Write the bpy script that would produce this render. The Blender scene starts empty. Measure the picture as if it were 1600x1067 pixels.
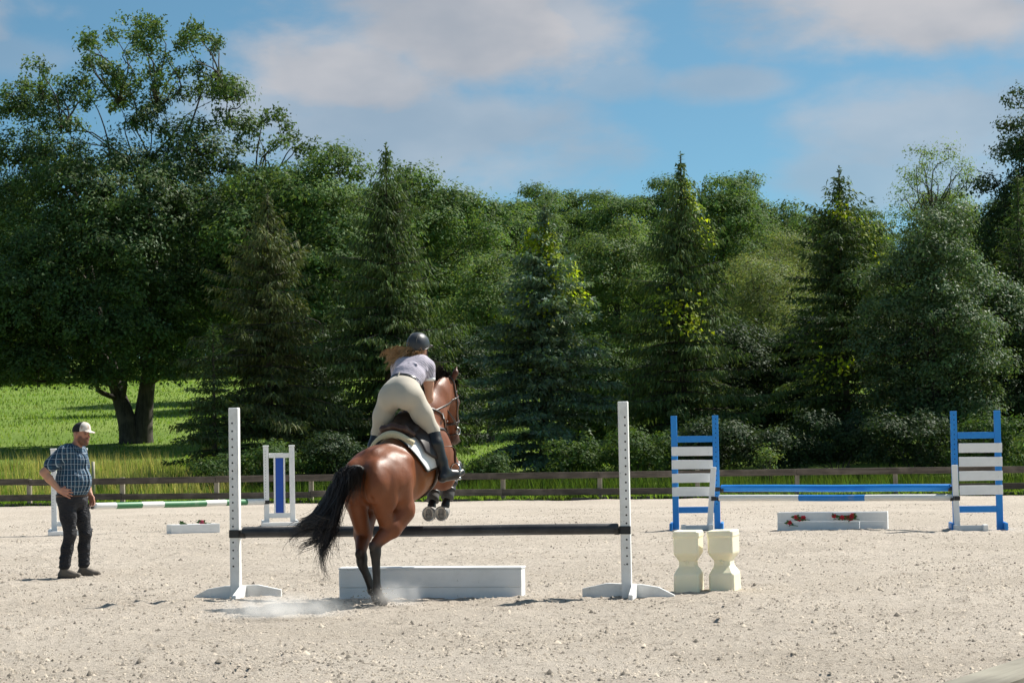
import bpy, bmesh, math, random
import numpy as np
from mathutils import Vector, Matrix

# ------------------------------------------------------------------ camera, sky, sun, exposure
scene = bpy.context.scene
COL = scene.collection
RAD = math.radians
cam_data = bpy.data.cameras.new('camera')
cam_data.sensor_width = 36.0
cam_data.lens = 85.0
cam_data.clip_end = 3000.0
cam = bpy.data.objects.new('camera', cam_data)
COL.objects.link(cam)
scene.camera = cam
_p, _a = RAD(2.326), RAD(0.8)
_f0 = Vector((0, math.cos(_p), math.sin(_p)))
_u0 = Vector((0, -math.sin(_p), math.cos(_p)))
_R = math.cos(_a) * Vector((1, 0, 0)) - math.sin(_a) * _u0
_U = math.sin(_a) * Vector((1, 0, 0)) + math.cos(_a) * _u0
cam.matrix_world = Matrix(((_R.x, _U.x, -_f0.x, 0), (_R.y, _U.y, -_f0.y, 0), (_R.z, _U.z, -_f0.z, 1.5), (0, 0, 0, 1)))

SUN_AZ, SUN_EL = RAD(36.0), RAD(50.0)          # azimuth counted from +X towards +Y
sun_dir = Vector((math.cos(SUN_AZ) * math.cos(SUN_EL), math.sin(SUN_AZ) * math.cos(SUN_EL), math.sin(SUN_EL)))
sun_data = bpy.data.lights.new('sun', 'SUN')
sun_data.energy = 4.6
sun_data.angle = RAD(0.53)
sun_data.color = (1.0, 0.955, 0.88)
sun = bpy.data.objects.new('sun', sun_data)
sun.rotation_euler = sun_dir.to_track_quat('Z', 'Y').to_euler()
COL.objects.link(sun)

vs = scene.view_settings
vs.view_transform = 'Standard'
vs.look = 'None'
vs.exposure = 0.78
vs.gamma = 1.0
vs.use_curve_mapping = False


class NT:
    """tiny node-tree writer"""
    def __init__(self, tree):
        self.t = tree
        tree.nodes.clear()

    def n(self, typ, ins=None, **kw):
        nd = self.t.nodes.new(typ)
        for k, v in kw.items():
            setattr(nd, k, v)
        for k, v in (ins or {}).items():
            s = nd.inputs[k]
            if isinstance(v, bpy.types.NodeSocket):
                self.t.links.new(v, s)
            else:
                if isinstance(v, (tuple, list)) and len(v) == 3 and s.type == 'RGBA':
                    v = (*v, 1.0)
                s.default_value = v
        return nd

    def math(self, op, a, b=None, c=None, clamp=False):
        nd = self.t.nodes.new('ShaderNodeMath')
        nd.operation = op
        nd.use_clamp = clamp
        for i, v in enumerate((a, b, c)):
            if v is None:
                continue
            if isinstance(v, bpy.types.NodeSocket):
                self.t.links.new(v, nd.inputs[i])
            else:
                nd.inputs[i].default_value = v
        return nd.outputs[0]

    def mix(self, fac, a, b, blend='MIX'):
        nd = self.t.nodes.new('ShaderNodeMix')
        nd.data_type = 'RGBA'
        nd.blend_type = blend
        for i, v in ((0, fac), (6, a), (7, b)):
            if isinstance(v, bpy.types.NodeSocket):
                self.t.links.new(v, nd.inputs[i])
            elif i == 0:
                nd.inputs[0].default_value = v
            else:
                nd.inputs[i].default_value = (*v, 1.0) if len(v) == 3 else v
        return nd.outputs[2]

    def ramp(self, fac, lo, hi, smooth=True):
        nd = self.t.nodes.new('ShaderNodeMapRange')
        nd.interpolation_type = 'SMOOTHSTEP' if smooth else 'LINEAR'
        self.t.links.new(fac, nd.inputs[0])
        nd.inputs[1].default_value = lo
        nd.inputs[2].default_value = hi
        return nd.outputs[0]


# world: physical sky with soft summer clouds spread over the whole dome
world = bpy.data.worlds.new('World')
scene.world = world
world.use_nodes = True
w = NT(world.node_tree)
geo = w.n('ShaderNodeTexCoord').outputs['Generated']
sep = w.n('ShaderNodeSeparateXYZ', {0: geo})
az = w.math('ARCTAN2', sep.outputs[0], sep.outputs[1])
el = w.math('ARCSINE', sep.outputs[2])
# look-up lifted from the milky horizon band, as the clear dry air of the photograph does
lift = w.math('MULTIPLY_ADD', sep.outputs[2], 2.4, 0.012)
vec = w.n('ShaderNodeCombineXYZ', {0: sep.outputs[0], 1: sep.outputs[1], 2: lift}).outputs[0]
vec = w.n('ShaderNodeVectorMath', {0: vec}, operation='NORMALIZE').outputs[0]
sky = w.n('ShaderNodeTexSky', sky_type='NISHITA')
sky.sun_disc = False
w.t.links.new(vec, sky.inputs[0])
sky.sun_elevation = SUN_EL
sky.sun_rotation = math.pi / 2 - SUN_AZ
sky.altitude = 200
sky.air_density = 1.0
sky.dust_density = 0.9
sky.ozone_density = 2.0
skycol = w.mix(1.0, sky.outputs[0], (0.76, 1.10, 1.03), 'MULTIPLY')
# clouds
cv = w.n('ShaderNodeCombineXYZ', {0: az, 1: w.math('MULTIPLY', el, 1.9), 2: 0.0}).outputs[0]
warp = w.n('ShaderNodeTexNoise', {'Vector': cv, 'Scale': 17.0, 'Detail': 7.0, 'Roughness': 0.56, 'Distortion': 0.15}, noise_dimensions='3D')
big = w.n('ShaderNodeTexNoise', {'Vector': cv, 'Scale': 4.0, 'Detail': 3.0, 'Roughness': 0.5}, noise_dimensions='3D')
dev = w.math('MULTIPLY', w.math('SUBTRACT', warp.outputs[0], 0.5), 2.4)
dens = None
CLOUDS = [(-1.2, 9.6, 3.6, 1.55, 1.0), (-3.6, 8.75, 2.6, 1.0, 0.95), (1.4, 9.9, 2.0, 1.1, 0.8), (-2.6, 7.2, 4.6, 1.5, 0.62), (-6.0, 7.9, 1.6, 0.9, 0.6),
          (9.6, 9.9, 4.0, 1.15, 1.0), (11.0, 7.4, 4.2, 1.2, 0.6), (5.3, 8.25, 1.7, 0.42, 0.5), (2.4, 8.4, 1.2, 0.5, 0.4), (9.5, 6.0, 3.0, 0.8, 0.5), (-11.5, 9.0, 1.5, 0.5, 0.25),
          (17, 8.5, 5, 1.4, 0.9), (26, 11, 6, 2.2, 1.0), (-18, 10, 5, 1.6, 0.9), (-27, 8.0, 6, 1.5, 0.8), (4, 15.5, 6, 1.8, 0.9), (-9, 17, 5, 1.8, 0.8), (38, 16, 8, 3, 1.0), (-40, 15, 8, 3, 1.0), (14, 22, 8, 3, .9)]
for ca, ce, ra, re, amp in CLOUDS:
    dx = w.math('DIVIDE', w.math('SUBTRACT', az, RAD(ca)), RAD(ra))
    dy = w.math('DIVIDE', w.math('SUBTRACT', el, RAD(ce)), RAD(re))
    d = w.math('SQRT', w.math('ADD', w.math('MULTIPLY', dx, dx), w.math('MULTIPLY', dy, dy)))
    d = w.math('ADD', d, dev)
    m = w.n('ShaderNodeMapRange', {0: d, 1: 1.45, 2: 0.45, 3: 0.0, 4: amp}, interpolation_type='SMOOTHSTEP').outputs[0]
    dens = m if dens is None else w.math('MAXIMUM', dens, m)
# the same kind of cloud goes on over the rest of the sky
far = w.ramp(w.math('ABSOLUTE', az), RAD(50), RAD(70))
high = w.ramp(el, RAD(24), RAD(34))
rest = w.math('MULTIPLY', w.math('MAXIMUM', far, high), w.ramp(big.outputs[0], 0.48, 0.68))
dens = w.math('MAXIMUM', dens, w.math('MULTIPLY', rest, 0.8))
shade = w.n('ShaderNodeTexNoise', {'Vector': cv, 'Scale': 9.0, 'Detail': 5.0, 'Roughness': 0.5}, noise_dimensions='3D')
ccol = w.mix(w.ramp(shade.outputs[0], 0.36, 0.66), (3.7, 3.9, 4.35), (5.55, 5.35, 5.45))
low = w.ramp(el, RAD(7.5), RAD(0.5))
ccol = w.mix(w.math('MULTIPLY', low, 0.4), ccol, (5.2, 5.8, 6.4))
cloudy = w.mix(w.math('MULTIPLY', dens, 0.9), skycol, ccol)
bg = w.n('ShaderNodeBackground', {'Color': cloudy, 'Strength': 0.064})
w.t.links.new(bg.outputs[0], w.n('ShaderNodeOutputWorld').inputs[0])

# ------------------------------------------------------------------ helpers
rng = np.random.default_rng(7)
random.seed(7)


def tag(o, label=None, cat=None, group=None, kind=None):
    if label: o['label'] = label
    if cat: o['category'] = cat
    if group: o['group'] = group
    if kind: o['kind'] = kind
    return o


def empty(name, loc=(0, 0, 0), rz=0.0):
    o = bpy.data.objects.new(name, None)
    o.location = loc
    o.rotation_euler = (0, 0, rz)
    o.empty_display_size = 0.2
    COL.objects.link(o)
    return o


def link(name, me, mat=None, parent=None, loc=None, rot=None):
    o = bpy.data.objects.new(name, me)
    if mat is not None and len(me.materials) == 0:
        me.materials.append(mat)
    COL.objects.link(o)
    if parent is not None:
        o.parent = parent
    if loc is not None: o.location = loc
    if rot is not None: o.rotation_euler = rot
    return o


def mesh_np(name, verts, faces, mat=None, smooth=False, col=None):
    """verts (N,3), faces (M,k) with one k; col (N,3) goes to the attribute Col"""
    me = bpy.data.meshes.new(name)
    verts = np.ascontiguousarray(verts, dtype=np.float32)
    faces = np.ascontiguousarray(faces, dtype=np.int32)
    M, k = faces.shape
    me.vertices.add(len(verts))
    me.vertices.foreach_set('co', verts.ravel())
    me.loops.add(M * k)
    me.loops.foreach_set('vertex_index', faces.ravel())
    me.polygons.add(M)
    me.polygons.foreach_set('loop_start', np.arange(0, M * k, k, dtype=np.int32))
    me.polygons.foreach_set('loop_total', np.full(M, k, dtype=np.int32))
    if smooth:
        me.polygons.foreach_set('use_smooth', np.ones(M, dtype=bool))
    me.update(calc_edges=True)
    if col is not None:
        at = me.attributes.new('Col', 'FLOAT_COLOR', 'POINT')
        c4 = np.ones((len(verts), 4), dtype=np.float32)
        c4[:, :3] = col
        at.data.foreach_set('color', c4.ravel())
    if mat is not None:
        me.materials.append(mat)
    return me


def box_mesh(name, sx, sy, sz, mat, bevel=0.006, origin='base'):
    bm = bmesh.new()
    bmesh.ops.create_cube(bm, size=1.0)
    for v in bm.verts:
        v.co.x *= sx; v.co.y *= sy; v.co.z *= sz
        if origin == 'base': v.co.z += sz / 2
    if bevel:
        bmesh.ops.bevel(bm, geom=bm.edges[:], offset=bevel, segments=1, affect='EDGES')
    me = bpy.data.meshes.new(name)
    bm.to_mesh(me); bm.free()
    me.materials.append(mat)
    return me


def box(name, size, loc, mat, parent=None, rot=(0, 0, 0), bevel=0.006, origin='center'):
    return link(name, box_mesh(name, *size, mat, bevel, origin), None, parent, loc, rot)


def tube_np(pts, radii, n=8, caps=True):
    """tapered tube through pts; returns verts, quads (caps closed with a point)"""
    pts = np.asarray(pts, float)
    radii = np.broadcast_to(np.asarray(radii, float), (len(pts),))
    tan = np.gradient(pts, axis=0)
    tan /= np.linalg.norm(tan, axis=1)[:, None] + 1e-9
    ref = np.array([0, 0, 1.0]) if abs(tan[0][2]) < 0.9 else np.array([1.0, 0, 0])
    V = []
    x = np.cross(tan[0], ref); x /= np.linalg.norm(x)
    for p, t, r in zip(pts, tan, radii):
        x = x - t * np.dot(x, t); x /= np.linalg.norm(x) + 1e-9
        y = np.cross(t, x)
        a = np.arange(n) * 2 * math.pi / n
        V.append(p + r * (np.cos(a)[:, None] * x + np.sin(a)[:, None] * y))
    V = np.concatenate(V)
    m = len(pts)
    i = np.arange(m - 1)[:, None] * n
    j = np.arange(n)[None, :]
    jn = (j + 1) % n
    Q = np.stack([i + j, i + jn, i + n + jn, i + n + j], -1).reshape(-1, 4)
    if caps:
        V = np.concatenate([V, pts[:1], pts[-1:]])
        c0, c1 = m * n, m * n + 1
        jj = np.arange(n); jjn = (jj + 1) % n
        Q = np.concatenate([Q, np.stack([jjn, jj, np.full(n, c0), np.full(n, c0)], -1)[:, [0, 1, 2, 2]],
                            np.stack([jj + (m - 1) * n, jjn + (m - 1) * n, np.full(n, c1), np.full(n, c1)], -1)])
    return V, Q


class MB:
    """collects vertex/quad arrays into one mesh"""
    def __init__(self): self.v, self.f, self.c, self.n = [], [], [], 0

    def add(self, v, f, c=None):
        v = np.asarray(v, float)
        self.v.append(v); self.f.append(np.asarray(f) + self.n); self.n += len(v)
        if c is not None: self.c.append(np.broadcast_to(np.asarray(c, float), (len(v), 3)))
        return self

    def tube(self, pts, r, n=8, c=None, caps=True):
        v, f = tube_np(pts, r, n, caps)
        return self.add(v, f, c)

    def mesh(self, name, mat, smooth=True):
        v = np.concatenate(self.v); f = np.concatenate(self.f)
        c = np.concatenate(self.c) if self.c else None
        tri = f[:, 2] == f[:, 3]
        if tri.any():                                  # split cap triangles cleanly
            me = bpy.data.meshes.new(name)
            faces = [tuple(q[:3]) if t else tuple(q) for q, t in zip(f.tolist(), tri.tolist())]
            me.from_pydata(v.tolist(), [], faces)
            me.polygons.foreach_set('use_smooth', np.full(len(faces), smooth))
            if c is not None:
                at = me.attributes.new('Col', 'FLOAT_COLOR', 'POINT')
                at.data.foreach_set('color', np.concatenate([c, np.ones((len(c), 1))], 1).astype(np.float32).ravel())
            me.materials.append(mat)
            return me
        return mesh_np(name, v, f, mat, smooth, c)

    def obj(self, name, mat, parent=None, smooth=True, loc=None, rot=None):
        return link(name, self.mesh(name, mat, smooth), None, parent, loc, rot)


def bez(p, n=10):
    """smooth curve through the points (Catmull-Rom)"""
    p = np.asarray(p, float)
    q = np.concatenate([[2 * p[0] - p[1]], p, [2 * p[-1] - p[-2]]])
    out = []
    for i in range(1, len(q) - 2):
        t = np.linspace(0, 1, n, endpoint=False)[:, None]
        a, b, c, d = q[i - 1], q[i], q[i + 1], q[i + 2]
        out.append(0.5 * (2 * b + (c - a) * t + (2 * a - 5 * b + 4 * c - d) * t ** 2 + (3 * b - a - 3 * c + d) * t ** 3))
    out.append(p[-1:])
    return np.concatenate(out)


def vnoise(x, y, scale, seed=0):
    """smooth value noise in -1..1"""
    g = np.random.default_rng(seed).uniform(-1, 1, (256, 256))
    u, v = np.asarray(x) * scale, np.asarray(y) * scale
    iu, iv = np.floor(u).astype(int), np.floor(v).astype(int)
    fu, fv = u - iu, v - iv
    fu, fv = fu * fu * (3 - 2 * fu), fv * fv * (3 - 2 * fv)
    a, b, c, d = g[iu % 256, iv % 256], g[(iu + 1) % 256, iv % 256], g[iu % 256, (iv + 1) % 256], g[(iu + 1) % 256, (iv + 1) % 256]
    return (a * (1 - fu) + b * fu) * (1 - fv) + (c * (1 - fu) + d * fu) * fv


# ------------------------------------------------------------------ materials
def new_mat(name):
    m = bpy.data.materials.new(name)
    m.use_nodes = True
    t = NT(m.node_tree)
    return m, t


def finish(t, shader, disp=None):
    o = t.n('ShaderNodeOutputMaterial')
    t.t.links.new(shader, o.inputs['Surface'])


def m_paint(name, base, dark, rough=0.5, chips=0.0, chipcol=(0.12, 0.1, 0.08), scale=6.0, bump=0.15, dirt_low=0.0):
    """painted timber: uneven coat, dirt smears, chipped spots"""
    m, t = new_mat(name)
    oc = t.n('ShaderNodeTexCoord').outputs['Object']
    n1 = t.n('ShaderNodeTexNoise', {'Vector': oc, 'Scale': scale, 'Detail': 6.0, 'Roughness': 0.65}).outputs[0]
    n2 = t.n('ShaderNodeTexNoise', {'Vector': oc, 'Scale': scale * 7, 'Detail': 4.0, 'Roughness': 0.7}).outputs[0]
    c = t.mix(t.ramp(n1, 0.38, 0.75), base, dark)
    if chips > 0:
        k = t.math('MULTIPLY', t.ramp(n2, 0.70 - chips, 0.74 - chips), t.ramp(n1, 0.48, 0.6))
        c = t.mix(k, c, chipcol)
    bp = t.n('ShaderNodeBump', {'Strength': bump, 'Distance': 0.01, 'Height': n2}).outputs[0]
    b = t.n('ShaderNodeBsdfPrincipled', {'Base Color': c, 'Roughness': rough, 'Normal': bp})
    finish(t, b.outputs[0])
    return m


def m_simple(name, base, rough=0.5, var=0.15, scale=20.0, bump=0.0, metal=0.0, sss=0.0, sheen=0.0):
    m, t = new_mat(name)
    oc = t.n('ShaderNodeTexCoord').outputs['Object']
    n1 = t.n('ShaderNodeTexNoise', {'Vector': oc, 'Scale': scale, 'Detail': 4.0, 'Roughness': 0.6}).outputs[0]
    lo = tuple(v * (1 - var) for v in base); hi = tuple(min(1, v * (1 + var)) for v in base)
    c = t.mix(n1, lo, hi)
    ins = {'Base Color': c, 'Roughness': rough, 'Metallic': metal}
    if bump:
        ins['Normal'] = t.n('ShaderNodeBump', {'Strength': bump, 'Distance': 0.01, 'Height': n1}).outputs[0]
    b = t.n('ShaderNodeBsdfPrincipled', ins)
    if sss:
        b.inputs['Subsurface Weight'].default_value = sss
        b.inputs['Subsurface Radius'].default_value = (0.03, 0.02, 0.01)
    if sheen:
        b.inputs['Sheen Weight'].default_value = sheen
    finish(t, b.outputs[0])
    return m


def m_wood(name, a, b_, axis=0, rough=0.8):
    m, t = new_mat(name)
    oc = t.n('ShaderNodeTexCoord').outputs['Object']
    sc = [22.0, 22.0, 22.0]; sc[axis] = 1.3
    mp = t.n('ShaderNodeMapping', {'Vector': oc, 'Scale': tuple(sc)}).outputs[0]
    oi = t.n('ShaderNodeObjectInfo').outputs['Random']
    n1 = t.n('ShaderNodeTexNoise', {'Vector': mp, 'W': t.math('MULTIPLY', oi, 40.0), 'Scale': 1.0, 'Detail': 5.0, 'Roughness': 0.65}, noise_dimensions='4D').outputs[0]
    n2 = t.n('ShaderNodeTexNoise', {'Vector': oc, 'W': t.math('MULTIPLY', oi, 40.0), 'Scale': 2.2, 'Detail': 3.0}, noise_dimensions='4D').outputs[0]
    c = t.mix(t.ramp(n1, 0.3, 0.72), a, b_)
    c = t.mix(t.math('MULTIPLY', t.ramp(n2, 0.45, 0.7), 0.55), c, tuple(min(1, v * 1.7) for v in b_))
    c = t.mix(1.0, c, t.n('ShaderNodeCombineColor', {0: t.math('MULTIPLY_ADD', oi, 0.4, 0.8), 1: t.math('MULTIPLY_ADD', oi, 0.4, 0.8), 2: t.math('MULTIPLY_ADD', oi, 0.38, 0.8)}).outputs[0], 'MULTIPLY')
    bp = t.n('ShaderNodeBump', {'Strength': 0.5, 'Distance': 0.01, 'Height': n1}).outputs[0]
    bs = t.n('ShaderNodeBsdfPrincipled', {'Base Color': c, 'Roughness': rough, 'Normal': bp})
    finish(t, bs.outputs[0])
    return m


def m_leaf(name, base, trans=0.35, gloss=0.25, rough=0.45, var=1.0):
    """leaves: the attribute Col holds each leaf's own tint"""
    m, t = new_mat(name)
    at = t.n('ShaderNodeAttribute', attribute_name='Col').outputs['Color']
    c = t.mix(1.0, at, base, 'MULTIPLY')
    b = t.n('ShaderNodeBsdfPrincipled', {'Base Color': c, 'Roughness': rough, 'Specular IOR Level': gloss})
    tc = t.mix(1.0, c, (1.3, 1.3, 0.6), 'MULTIPLY')
    tr = t.n('ShaderNodeBsdfTranslucent', {'Color': tc})
    mx = t.n('ShaderNodeMixShader', {0: trans, 1: b.outputs[0], 2: tr.outputs[0]})
    finish(t, mx.outputs[0])
    return m


def m_sand():
    m, t = new_mat('arena_sand')
    oc = t.n('ShaderNodeNewGeometry').outputs['Position']
    n0 = t.n('ShaderNodeTexNoise', {'Vector': oc, 'Scale': 0.35, 'Detail': 4.0, 'Roughness': 0.55}).outputs[0]
    n1 = t.n('ShaderNodeTexNoise', {'Vector': oc, 'Scale': 7.0, 'Detail': 7.0, 'Roughness': 0.72}).outputs[0]
    n2 = t.n('ShaderNodeTexNoise', {'Vector': oc, 'Scale': 70.0, 'Detail': 4.0, 'Roughness': 0.7}).outputs[0]
    n3 = t.n('ShaderNodeTexNoise', {'Vector': oc, 'Scale': 24.0, 'Detail': 6.0, 'Roughness': 0.8}).outputs[0]
    c = t.mix(t.ramp(n0, 0.3, 0.7), (0.615, 0.54, 0.455), (0.53, 0.46, 0.38))
    c = t.mix(t.math('MULTIPLY', t.ramp(n1, 0.48, 0.66), 0.4), c, (0.40, 0.34, 0.27))
    c = t.mix(t.math('MULTIPLY', t.ramp(n3, 0.53, 0.63), 0.85), c, (0.19, 0.15, 0.11))
    c = t.mix(t.math('MULTIPLY', t.ramp(n2, 0.55, 0.75), 0.5), c, (0.33, 0.27, 0.205))
    c = t.mix(t.math('MULTIPLY', t.ramp(n2, 0.45, 0.25), 0.5), c, (0.74, 0.66, 0.55))
    h = t.math('ADD', t.math('MULTIPLY', n3, 0.6), t.math('MULTIPLY', n2, 0.3))
    bp = t.n('ShaderNodeBump', {'Strength': 1.0, 'Distance': 0.06, 'Height': h}).outputs[0]
    b = t.n('ShaderNodeBsdfPrincipled', {'Base Color': c, 'Roughness': 0.95, 'Specular IOR Level': 0.15, 'Normal': bp})
    finish(t, b.outputs[0])
    return m


def m_turf():
    m, t = new_mat('turf')
    oc = t.n('ShaderNodeNewGeometry').outputs['Position']
    n0 = t.n('ShaderNodeTexNoise', {'Vector': oc, 'Scale': 0.09, 'Detail': 4.0, 'Roughness': 0.6}).outputs[0]
    n1 = t.n('ShaderNodeTexNoise', {'Vector': oc, 'Scale': 1.1, 'Detail': 8.0, 'Roughness': 0.7}).outputs[0]
    n2 = t.n('ShaderNodeTexNoise', {'Vector': oc, 'Scale': 9.0, 'Detail': 5.0, 'Roughness': 0.75}).outputs[0]
    c = t.mix(t.ramp(n0, 0.35, 0.65), (0.15, 0.235, 0.045), (0.20, 0.28, 0.06))
    c = t.mix(t.math('MULTIPLY', t.ramp(n1, 0.5, 0.7), 0.45), c, (0.10, 0.175, 0.03))
    c = t.mix(t.math('MULTIPLY', t.ramp(n2, 0.5, 0.75), 0.5), c, (0.24, 0.29, 0.08))
    bp = t.n('ShaderNodeBump', {'Strength': 1.0, 'Distance': 0.12, 'Height': n2}).outputs[0]
    b = t.n('ShaderNodeBsdfPrincipled', {'Base Color': c, 'Roughness': 0.95, 'Specular IOR Level': 0.1, 'Normal': bp})
    finish(t, b.outputs[0])
    return m


M = {
    'sand': m_sand(), 'turf': m_turf(),
    'white': m_paint('white_paint', (0.86, 0.86, 0.84), (0.74, 0.73, 0.70), 0.55, 0.07, (0.10, 0.085, 0.07), 7.0),
    'white_clean': m_paint('clean_white_paint', (0.88, 0.88, 0.87), (0.80, 0.80, 0.78), 0.5, 0.03, (0.45, 0.42, 0.38), scale=3.0),
    'blue': m_paint('blue_paint', (0.010, 0.225, 0.66), (0.016, 0.265, 0.70), 0.45, 0.035, (0.35, 0.42, 0.5), 5.0),
    'panel_blue': m_paint('dark_blue_paint', (0.004, 0.072, 0.42), (0.006, 0.085, 0.46), 0.4, 0.0),
    'black_pole': m_paint('black_paint', (0.022, 0.023, 0.026), (0.05, 0.052, 0.056), 0.5, 0.05, (0.25, 0.22, 0.18), 5.0),
    'cup': m_simple('black_metal', (0.015, 0.015, 0.016), 0.45, 0.3, 40),
    'hole': m_simple('hole_shade_paint', (0.012, 0.011, 0.01), 0.9, 0.2),  # near black, stands for the shade inside the peg holes
    'wood': m_wood('weathered_fence_wood', (0.060, 0.047, 0.037), (0.15, 0.122, 0.098), 0),
    'post': m_wood('weathered_post_wood', (0.17, 0.145, 0.105), (0.33, 0.295, 0.22), 2),
    'rail_grey': m_wood('grey_rail_wood', (0.10, 0.085, 0.06), (0.24, 0.22, 0.17), 0),
    'cream': m_simple('cream_plastic', (0.93, 0.86, 0.64), 0.4, 0.06, 5.0, 0.03, sss=0.2),
    'bark': m_wood('bark', (0.028, 0.022, 0.017), (0.09, 0.075, 0.06), 2, 0.95),
    'bark_pale': m_wood('pale_bark', (0.10, 0.09, 0.075), (0.22, 0.20, 0.17), 2, 0.95),
}


def m_pole(name, cols, cuts):
    """one pole painted in bands along its local X"""
    m, t = new_mat(name)
    oc = t.n('ShaderNodeTexCoord').outputs['Object']
    x = t.n('ShaderNodeSeparateXYZ', {0: oc}).outputs[0]
    c = cols[0]
    for k, cut in enumerate(cuts):
        c = t.mix(t.math('GREATER_THAN', x, cut), c, cols[k + 1])
    n1 = t.n('ShaderNodeTexNoise', {'Vector': oc, 'Scale': 5.0, 'Detail': 6.0, 'Roughness': 0.7}).outputs[0]
    n2 = t.n('ShaderNodeTexNoise', {'Vector': oc, 'Scale': 30.0, 'Detail': 4.0, 'Roughness': 0.7}).outputs[0]
    c = t.mix(t.math('MULTIPLY', t.ramp(n1, 0.5, 0.8), 0.35), c, (0.42, 0.4, 0.36))
    c = t.mix(t.math('MULTIPLY', t.ramp(n2, 0.66, 0.7), t.ramp(n1, 0.5, 0.6)), c, (0.5, 0.46, 0.4))
    b = t.n('ShaderNodeBsdfPrincipled', {'Base Color': c, 'Roughness': 0.5})
    finish(t, b.outputs[0])
    return m

scene.cycles.max_bounces = 6
scene.cycles.use_denoising = True
scene.cycles.diffuse_bounces = 3
scene.cycles.glossy_bounces = 2
scene.cycles.transmission_bounces = 3
scene.cycles.volume_bounces = 4

# ------------------------------------------------------------------ ground
def fence_y(x):
    return 60.0 - 0.112 * x


def terrain_z(x, y):
    t = np.maximum(np.asarray(y, float) - fence_y(np.asarray(x, float)), 0.0)
    s = np.clip(t / 14.0, 0, 1); s = s * s * (3 - 2 * s)
    z = 0.05 * np.minimum(t, 260) * s
    z = z + 0.35 * s * vnoise(x, y, 0.045, 3) + 0.07 * s * vnoise(x, y, 0.3, 4)
    return z


def grid(xs, ys, zf):
    X, Y = np.meshgrid(xs, ys)
    Z = zf(X, Y)
    V = np.stack([X.ravel(), Y.ravel(), Z.ravel()], 1)
    nx, ny = len(xs), len(ys)
    i = (np.arange(ny - 1)[:, None] * nx + np.arange(nx - 1)[None, :]).ravel()
    return V, np.stack([i, i + 1, i + nx + 1, i + nx], 1)


xs = np.concatenate([np.linspace(-1500, -80, 12), np.linspace(-70, 70, 141), np.linspace(80, 1500, 12)])
ys = np.concatenate([np.linspace(-600, 40, 14), np.linspace(50, 130, 81), np.linspace(132, 330, 60), np.linspace(360, 2500, 12)])
V, Q = grid(xs, ys, lambda x, y: terrain_z(x, y) - 0.05 * (y < fence_y(x) + 0.3))
tag(link('meadow_ground', mesh_np('meadow_ground', V, Q, M['turf'], True)), 'green grass field rising gently behind the arena fence', 'field', kind='structure')


def sand_z(x, y):
    z = 0.016 * vnoise(x, y, 0.9, 11) + 0.014 * vnoise(x, y, 2.7, 12) + 0.012 * np.maximum(vnoise(x, y, 6.1, 13), -0.2) + 0.010 * vnoise(x, y, 12.0, 14)
    e = np.minimum.reduce([x + 10, 10 - x, (y - 12) * 1.0, (40 - y) * 1.0])
    return z * np.clip(e / 1.0, 0, 1)


xs = np.linspace(-10, 10, 330); ys = np.linspace(12, 40, 360)
V, Q = grid(xs, ys, sand_z)
X = V[:, 0].reshape(360, 330); Y = V[:, 1].reshape(360, 330); Z = V[:, 2].reshape(360, 330)
r_ = np.random.default_rng(5)
for _ in range(900):                                    # hoof prints: only the cells near each print are touched
    cy = 12.6 + 26 * r_.random() ** 1.2; cx = r_.uniform(-9.4, 9.4)
    i0, i1 = int((cx - 0.35 + 10) / 20 * 329), int((cx + 0.35 + 10) / 20 * 329) + 1
    j0, j1 = int((cy - 0.35 - 12) / 28 * 359), int((cy + 0.35 - 12) / 28 * 359) + 1
    i0, j0 = max(i0, 1), max(j0, 1); i1, j1 = min(i1, 328), min(j1, 358)
    d = np.hypot(X[j0:j1, i0:i1] - cx, Y[j0:j1, i0:i1] - cy)
    Z[j0:j1, i0:i1] += r_.uniform(0.7, 1.7) * (-0.030 * np.exp(-(d / 0.08) ** 2) + 0.016 * np.exp(-((d - 0.15) / 0.055) ** 2))
V[:, 2] = Z.ravel()
SAND_Z = Z
arena = tag(link('arena_ground', mesh_np('arena_ground', V, Q, M['sand'], True)), 'raked pale sand surface of the riding arena', 'arena', kind='structure')


def sand_at(x, y):
    i = int(round((x + 10) / 20 * 329)); j = int(round((y - 12) / 28 * 359))
    if 0 <= i < 330 and 0 <= j < 360: return float(SAND_Z[j, i])
    return 0.0


# the rest of the arena sheet, butted round the fine patch
def sheet(name, x0, x1, yf0, yf1, nx, ny):
    u = np.linspace(0, 1, ny)
    xs_ = np.linspace(x0, x1, nx)
    Xg = np.repeat(xs_[None, :], ny, 0)
    y0 = np.array([yf0(x) for x in xs_]); y1 = np.array([yf1(x) for x in xs_])
    Yg = y0[None, :] + (y1 - y0)[None, :] * u[:, None]
    Zg = 0.014 * vnoise(Xg, Yg, 0.9, 11) + 0.012 * vnoise(Xg, Yg, 2.7, 12)
    e = np.ones_like(Zg)
    if name == 'far':
        e = np.clip((Yg - 40) / 1.0, 0, 1)
    Zg = Zg * e if name == 'far' else Zg * 0
    Vv = np.stack([Xg.ravel(), Yg.ravel(), Zg.ravel()], 1)
    i = (np.arange(ny - 1)[:, None] * nx + np.arange(nx - 1)[None, :]).ravel()
    return Vv, np.stack([i, i + 1, i + nx + 1, i + nx], 1)


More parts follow.
